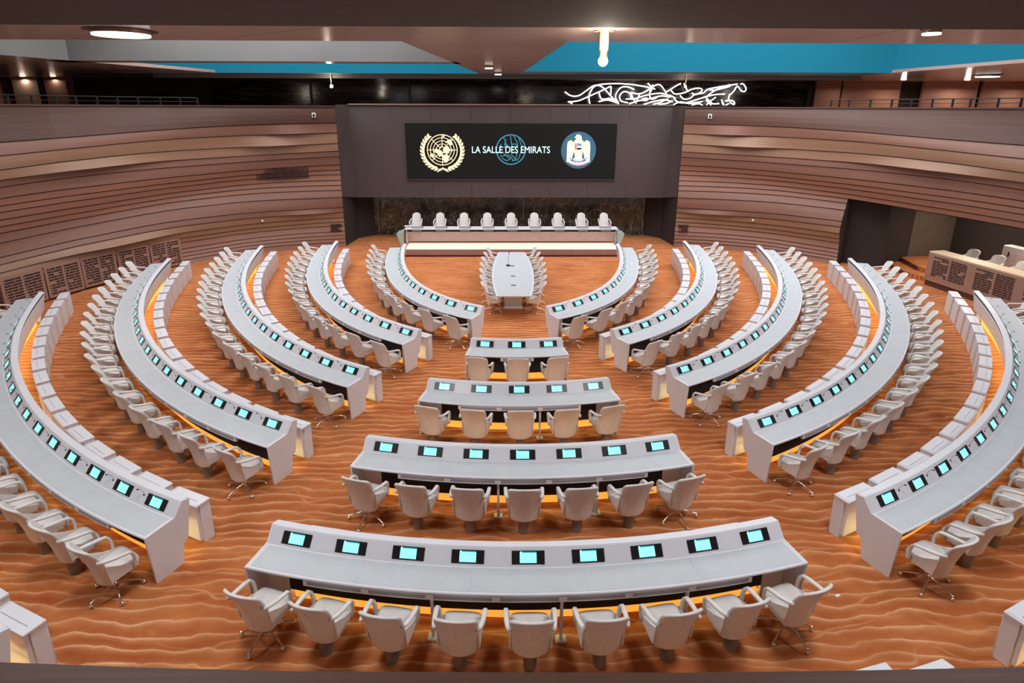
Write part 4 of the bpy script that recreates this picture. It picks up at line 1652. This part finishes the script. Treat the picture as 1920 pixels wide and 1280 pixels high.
# ------------------------------------------------------------------ side room behind the right wall
def niche():
    # dark leaf just behind the jamb, then paler wall, then dark
    o = MB()
    o.add([(13.2, 4.75, 0), (13.75, 4.2, 0), (14.75, 3.35, 0), (16.3, 4.1, 0), (16.3, 4.1, 3.0), (14.75, 3.35, 3.0), (13.75, 4.2, 3.0), (13.2, 4.75, 3.0)], [(0, 1, 6, 7), (1, 2, 5, 6), (2, 3, 4, 5)])
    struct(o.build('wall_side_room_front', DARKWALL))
    o = MB()
    o.add([(16.3, 4.1, 0), (18.4, 4.6, 0), (18.4, 4.6, 3.0), (16.3, 4.1, 3.0)], [(0, 1, 2, 3)])
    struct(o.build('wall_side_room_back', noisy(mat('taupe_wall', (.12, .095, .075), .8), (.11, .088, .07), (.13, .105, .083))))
    o = MB()
    o.add([(18.4, 4.6, 0), (21.0, -1.0, 0), (21.0, -8, 0), (21, -8, 3.0), (21.0, -1.0, 3.0), (18.4, 4.6, 3.0)], [(0, 1, 4, 5), (1, 2, 3, 4)])
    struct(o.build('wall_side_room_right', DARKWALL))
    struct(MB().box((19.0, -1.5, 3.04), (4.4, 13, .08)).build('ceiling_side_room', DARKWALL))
    # stepped carpeted floor
    struct(MB().prism([(15.35, 4.0), (15.05, 2.3), (15.25, 1.5), (16.1, -8), (21.3, -8), (21.3, 4.6)], 0, .15).build('floor_side_step', CARPET))
    struct(MB().prism([(15.95, 4.0), (15.65, 2.5), (15.85, 1.5), (16.6, -8), (21.3, -8), (21.3, 4.6)], .15, .30).build('floor_side_room', CARPET))
    for x0, y0, x1, y1, z in ((15.35, 4.0, 15.05, 2.3, .0), (15.95, 4.0, 15.65, 2.5, .15)):
        a = atan2(y1 - y0, x1 - x0)
        struct(MB().box(((x0 + x1) / 2 - .022, (y0 + y1) / 2, z + .07), (hypot(x1 - x0, y1 - y0), .012, .138), rz=a).build('trim_9', STEPRED))
    # booth desk
    a0, a1 = Vector((14.9, 1.12, 0)), Vector((15.85, -4.6, 0))
    ln = (a1 - a0).length
    ang = atan2(a1.y - a0.y, a1.x - a0.x)
    t = empty('booth_desk', a0, ang)
    tag(t, 'long light wood booth desk with a slotted front in the opening of the right wall', 'desk')
    MB().box((ln / 2, .32, 1.22), (ln, .60, .06)).build('desk_top', LIGHTWOOD, t, bevel=.006)
    MB().box((ln / 2, .05, .70), (ln, .06, 1.0)).build('front_panel', WOODS[4], t)
    MB().box((ln / 2, .09, .10), (ln - .04, .06, .20)).build('plinth', WOODS[3], t)
    MB().box((.03, .33, .66), (.06, .56, 1.06)).build('side_panel', WOODS[0], t)
    x = .22
    for k in range(7):
        mb = MB()
        sub = MB()
        slot_rows(sub, .62, .72, 10, 40 + k)
        sub.v = [(v[0] + x + .31, v[1] + .022, v[2] + .76) for v in sub.v]
        mb.add(sub.v, sub.f)
        x += .68 if k % 2 == 0 else .92
        mb.build('slots', GROOVE, t)
    BOOTH = template(lambda t_: chair_parts(t_, True), 'swivel_armchair')
    for k, (x, y) in enumerate(((16.35, 1.2), (16.55, .35), (16.7, -.5))):
        put_chair(BOOTH, (x, y, .30), pi / 2 + .1, 'white armchair behind the wooden booth desk, %s from the doorway' % ORD[k], 'chairs behind the booth desk')
    t = empty('mobile_screen', (17.6, .1, .30), radians(-80))
    tag(t, 'pale panel cabinet with a rounded top standing behind the booth chairs', 'cabinet')
    MB().box((0, 0, .62), (1.6, .35, 1.24)).build('body', WHITE, t, bevel=.04, seg=3)
    MB().box((-.55, -.18, .95), (.05, .01, .16)).build('handle', BLACK, t)
    MB().box((.1, -.18, .62), (1.2, .008, .8)).build('front_panel', LEATHER, t)


niche()
area('marble_wash_light', (0, 9.15, 2.35), 12.5, 60, (.95, .97, 1), shape='RECTANGLE', sy=.12)
area('side_room_light', (17.4, 2.0, 2.9), .5, 75, (1, .86, .7))
area('side_room_light', (17.2, -1.0, 2.9), .5, 60, (1, .86, .7))


# ------------------------------------------------------------------ ceiling lamps
def disc_lamp(x, y, r, label, energy, z=ZC):
    t = empty('ceiling_lamp', (x, y, z))
    tag(t, label, 'lamp', 'round ceiling lamps')
    MB().cyl((0, 0, -.01), (0, 0, 0), r * 1.28, 32, mi=0).build('trim_ring', GROOVE, t)
    MB().cyl((0, 0, -.075), (0, 0, -.01), r * 1.02, 32).build('housing', BRONZE, t)
    MB().cyl((0, 0, -.11), (0, 0, -.075), r, 32).build('diffuser', DIFF, t)
    if energy:
        area('ceiling_lamp_light', (x, y, z - .125), 2 * r, energy, (1, .93, .85))


disc_lamp(-8.1, -5.95, .52, 'large round white ceiling lamp at the upper left, nearest the viewer', 140)
disc_lamp(-.85, 4.0, .15, 'small round ceiling lamp nearer the viewer in the wedge between the skylights', 20)
disc_lamp(-.55, 8.2, .15, 'small round ceiling lamp at the far tip of the wedge between the skylights', 20)
disc_lamp(8.0, -6.8, .0001 + .16, 'small round ceiling lamp on the right, nearest the viewer', 10)
disc_lamp(21.5, 8.5, .45, 'round ceiling lamp above the right gallery', 20)


def pendant(x, y, zb, rad, tube_r, label, energy, z=ZC):
    t = empty('pendant_lamp', (x, y, z))
    tag(t, label, 'lamp', 'hanging tube lamps')
    h = z - zb
    MB().cyl((0, 0, -.02), (0, 0, 0), tube_r * 2.2, 20).build('ceiling_rose', CHAMP, t)
    MB().cyl((0, 0, -h * .62), (0, 0, -.02), tube_r, 20).build('tube', CHAMP, t)
    MB().cyl((0, 0, -h * .82), (0, 0, -h * .62), tube_r * .8, 20).build('socket', CHAMP, t)
    MB().ball((0, 0, -h * .93), rad, 16).build('bulb', BULB, t)
    if energy:
        d = bpy.data.lights.new('pendant_light', 'POINT')
        d.energy = energy
        d.color = (1, .86, .68)
        d.shadow_soft_size = .06
        o = bpy.data.objects.new('pendant_light', d)
        COL.objects.link(o)
        o.location = (x, y, zb - .06)
        d2 = bpy.data.lights.new('added_ceiling_glow', 'POINT')  # extra point light added for the bright glow on the ceiling
        d2.energy = energy * 1.2
        d2.color = (1, .86, .68)
        d2.shadow_soft_size = .05
        o = bpy.data.objects.new('added_ceiling_glow', d2)
        COL.objects.link(o)
        o.location = (x + .0, y - .35, z - .25)


pendant(1.72, -6.3, 6.98, 0.10, .10, 'large bright hanging tube lamp in front of the blue skylight', 60)
pendant(-8.3, 9.6, 7.0, .07, .03, 'small hanging lamp above the left of the wall screen', 12)
pendant(8.2, 9.6, 7.05, .055, .025, 'small hanging lamp in front of the neon horses', 6)
pendant(-16.9, -1.7, 7.0, .09, .04, 'hanging lamp at the far left edge above the wall', 25)
pendant(17.9, .4, 6.97, .09, .04, 'hanging lamp at the far right above the wall', 25)

# unseen area lights added to brighten the near half of the room
for x in (-11, -3.8, 4.2, 11.5):
    area('added_room_light', (x, -13.5, 7.35), 1.6, 265, (.93, .97, 1.0))


# ------------------------------------------------------------------ viewing gallery parapet
t = empty('parapet', (0, -18.0, 5.0))
pts = [(-1.25, -17.93), (-1.0, -18.105), (-.6, -18.115), (-.28, -18.118), (.1, -18.118), (.5, -18.11), (1.25, -17.95)]
mb = MB()
mb.prism([(-3, -17.95), (-1.3, -18.084), (-1.059, -18.0988), (-.81, -18.111), (-.6, -18.1185), (-.28, -18.1236), (-.008, -18.1270), (.235, -18.1262), (.498, -18.1233), (.75, -18.119), (3, -18.06), (3, -18.5), (-3, -18.5)][::-1], 5.26, 5.3)
mb.v = [(v[0], v[1] + 18.0, v[2] - 5.0) for v in mb.v]
mb.build('handrail_board', PARAP, t)
MB().box((0, -.28, -.3), (6, .08, 1.1)).build('parapet_panel', PARAP, t)
tag(t, 'brown wooden parapet of the viewing gallery along the bottom edge', 'parapet')
# papers on the carpet
for x, y, r_, lb in ((-.0, 0, 0, ''),):
    pass
for nm, p, rz in (('small white paper scrap on the carpet right of the nine-monitor desk', (4.07, -12.75), .4),
                  ('tiny white paper scrap on the carpet left of the nine-monitor desk', (-3.6, -12.5), 1.0)):
    o = MB().box((0, 0, .003), (.07, .035, .003)).build('paper_scrap', PAPER)
    o.location = (p[0], p[1], 0)
    o.rotation_euler = (0, 0, rz)
    tag(o, nm, 'paper')
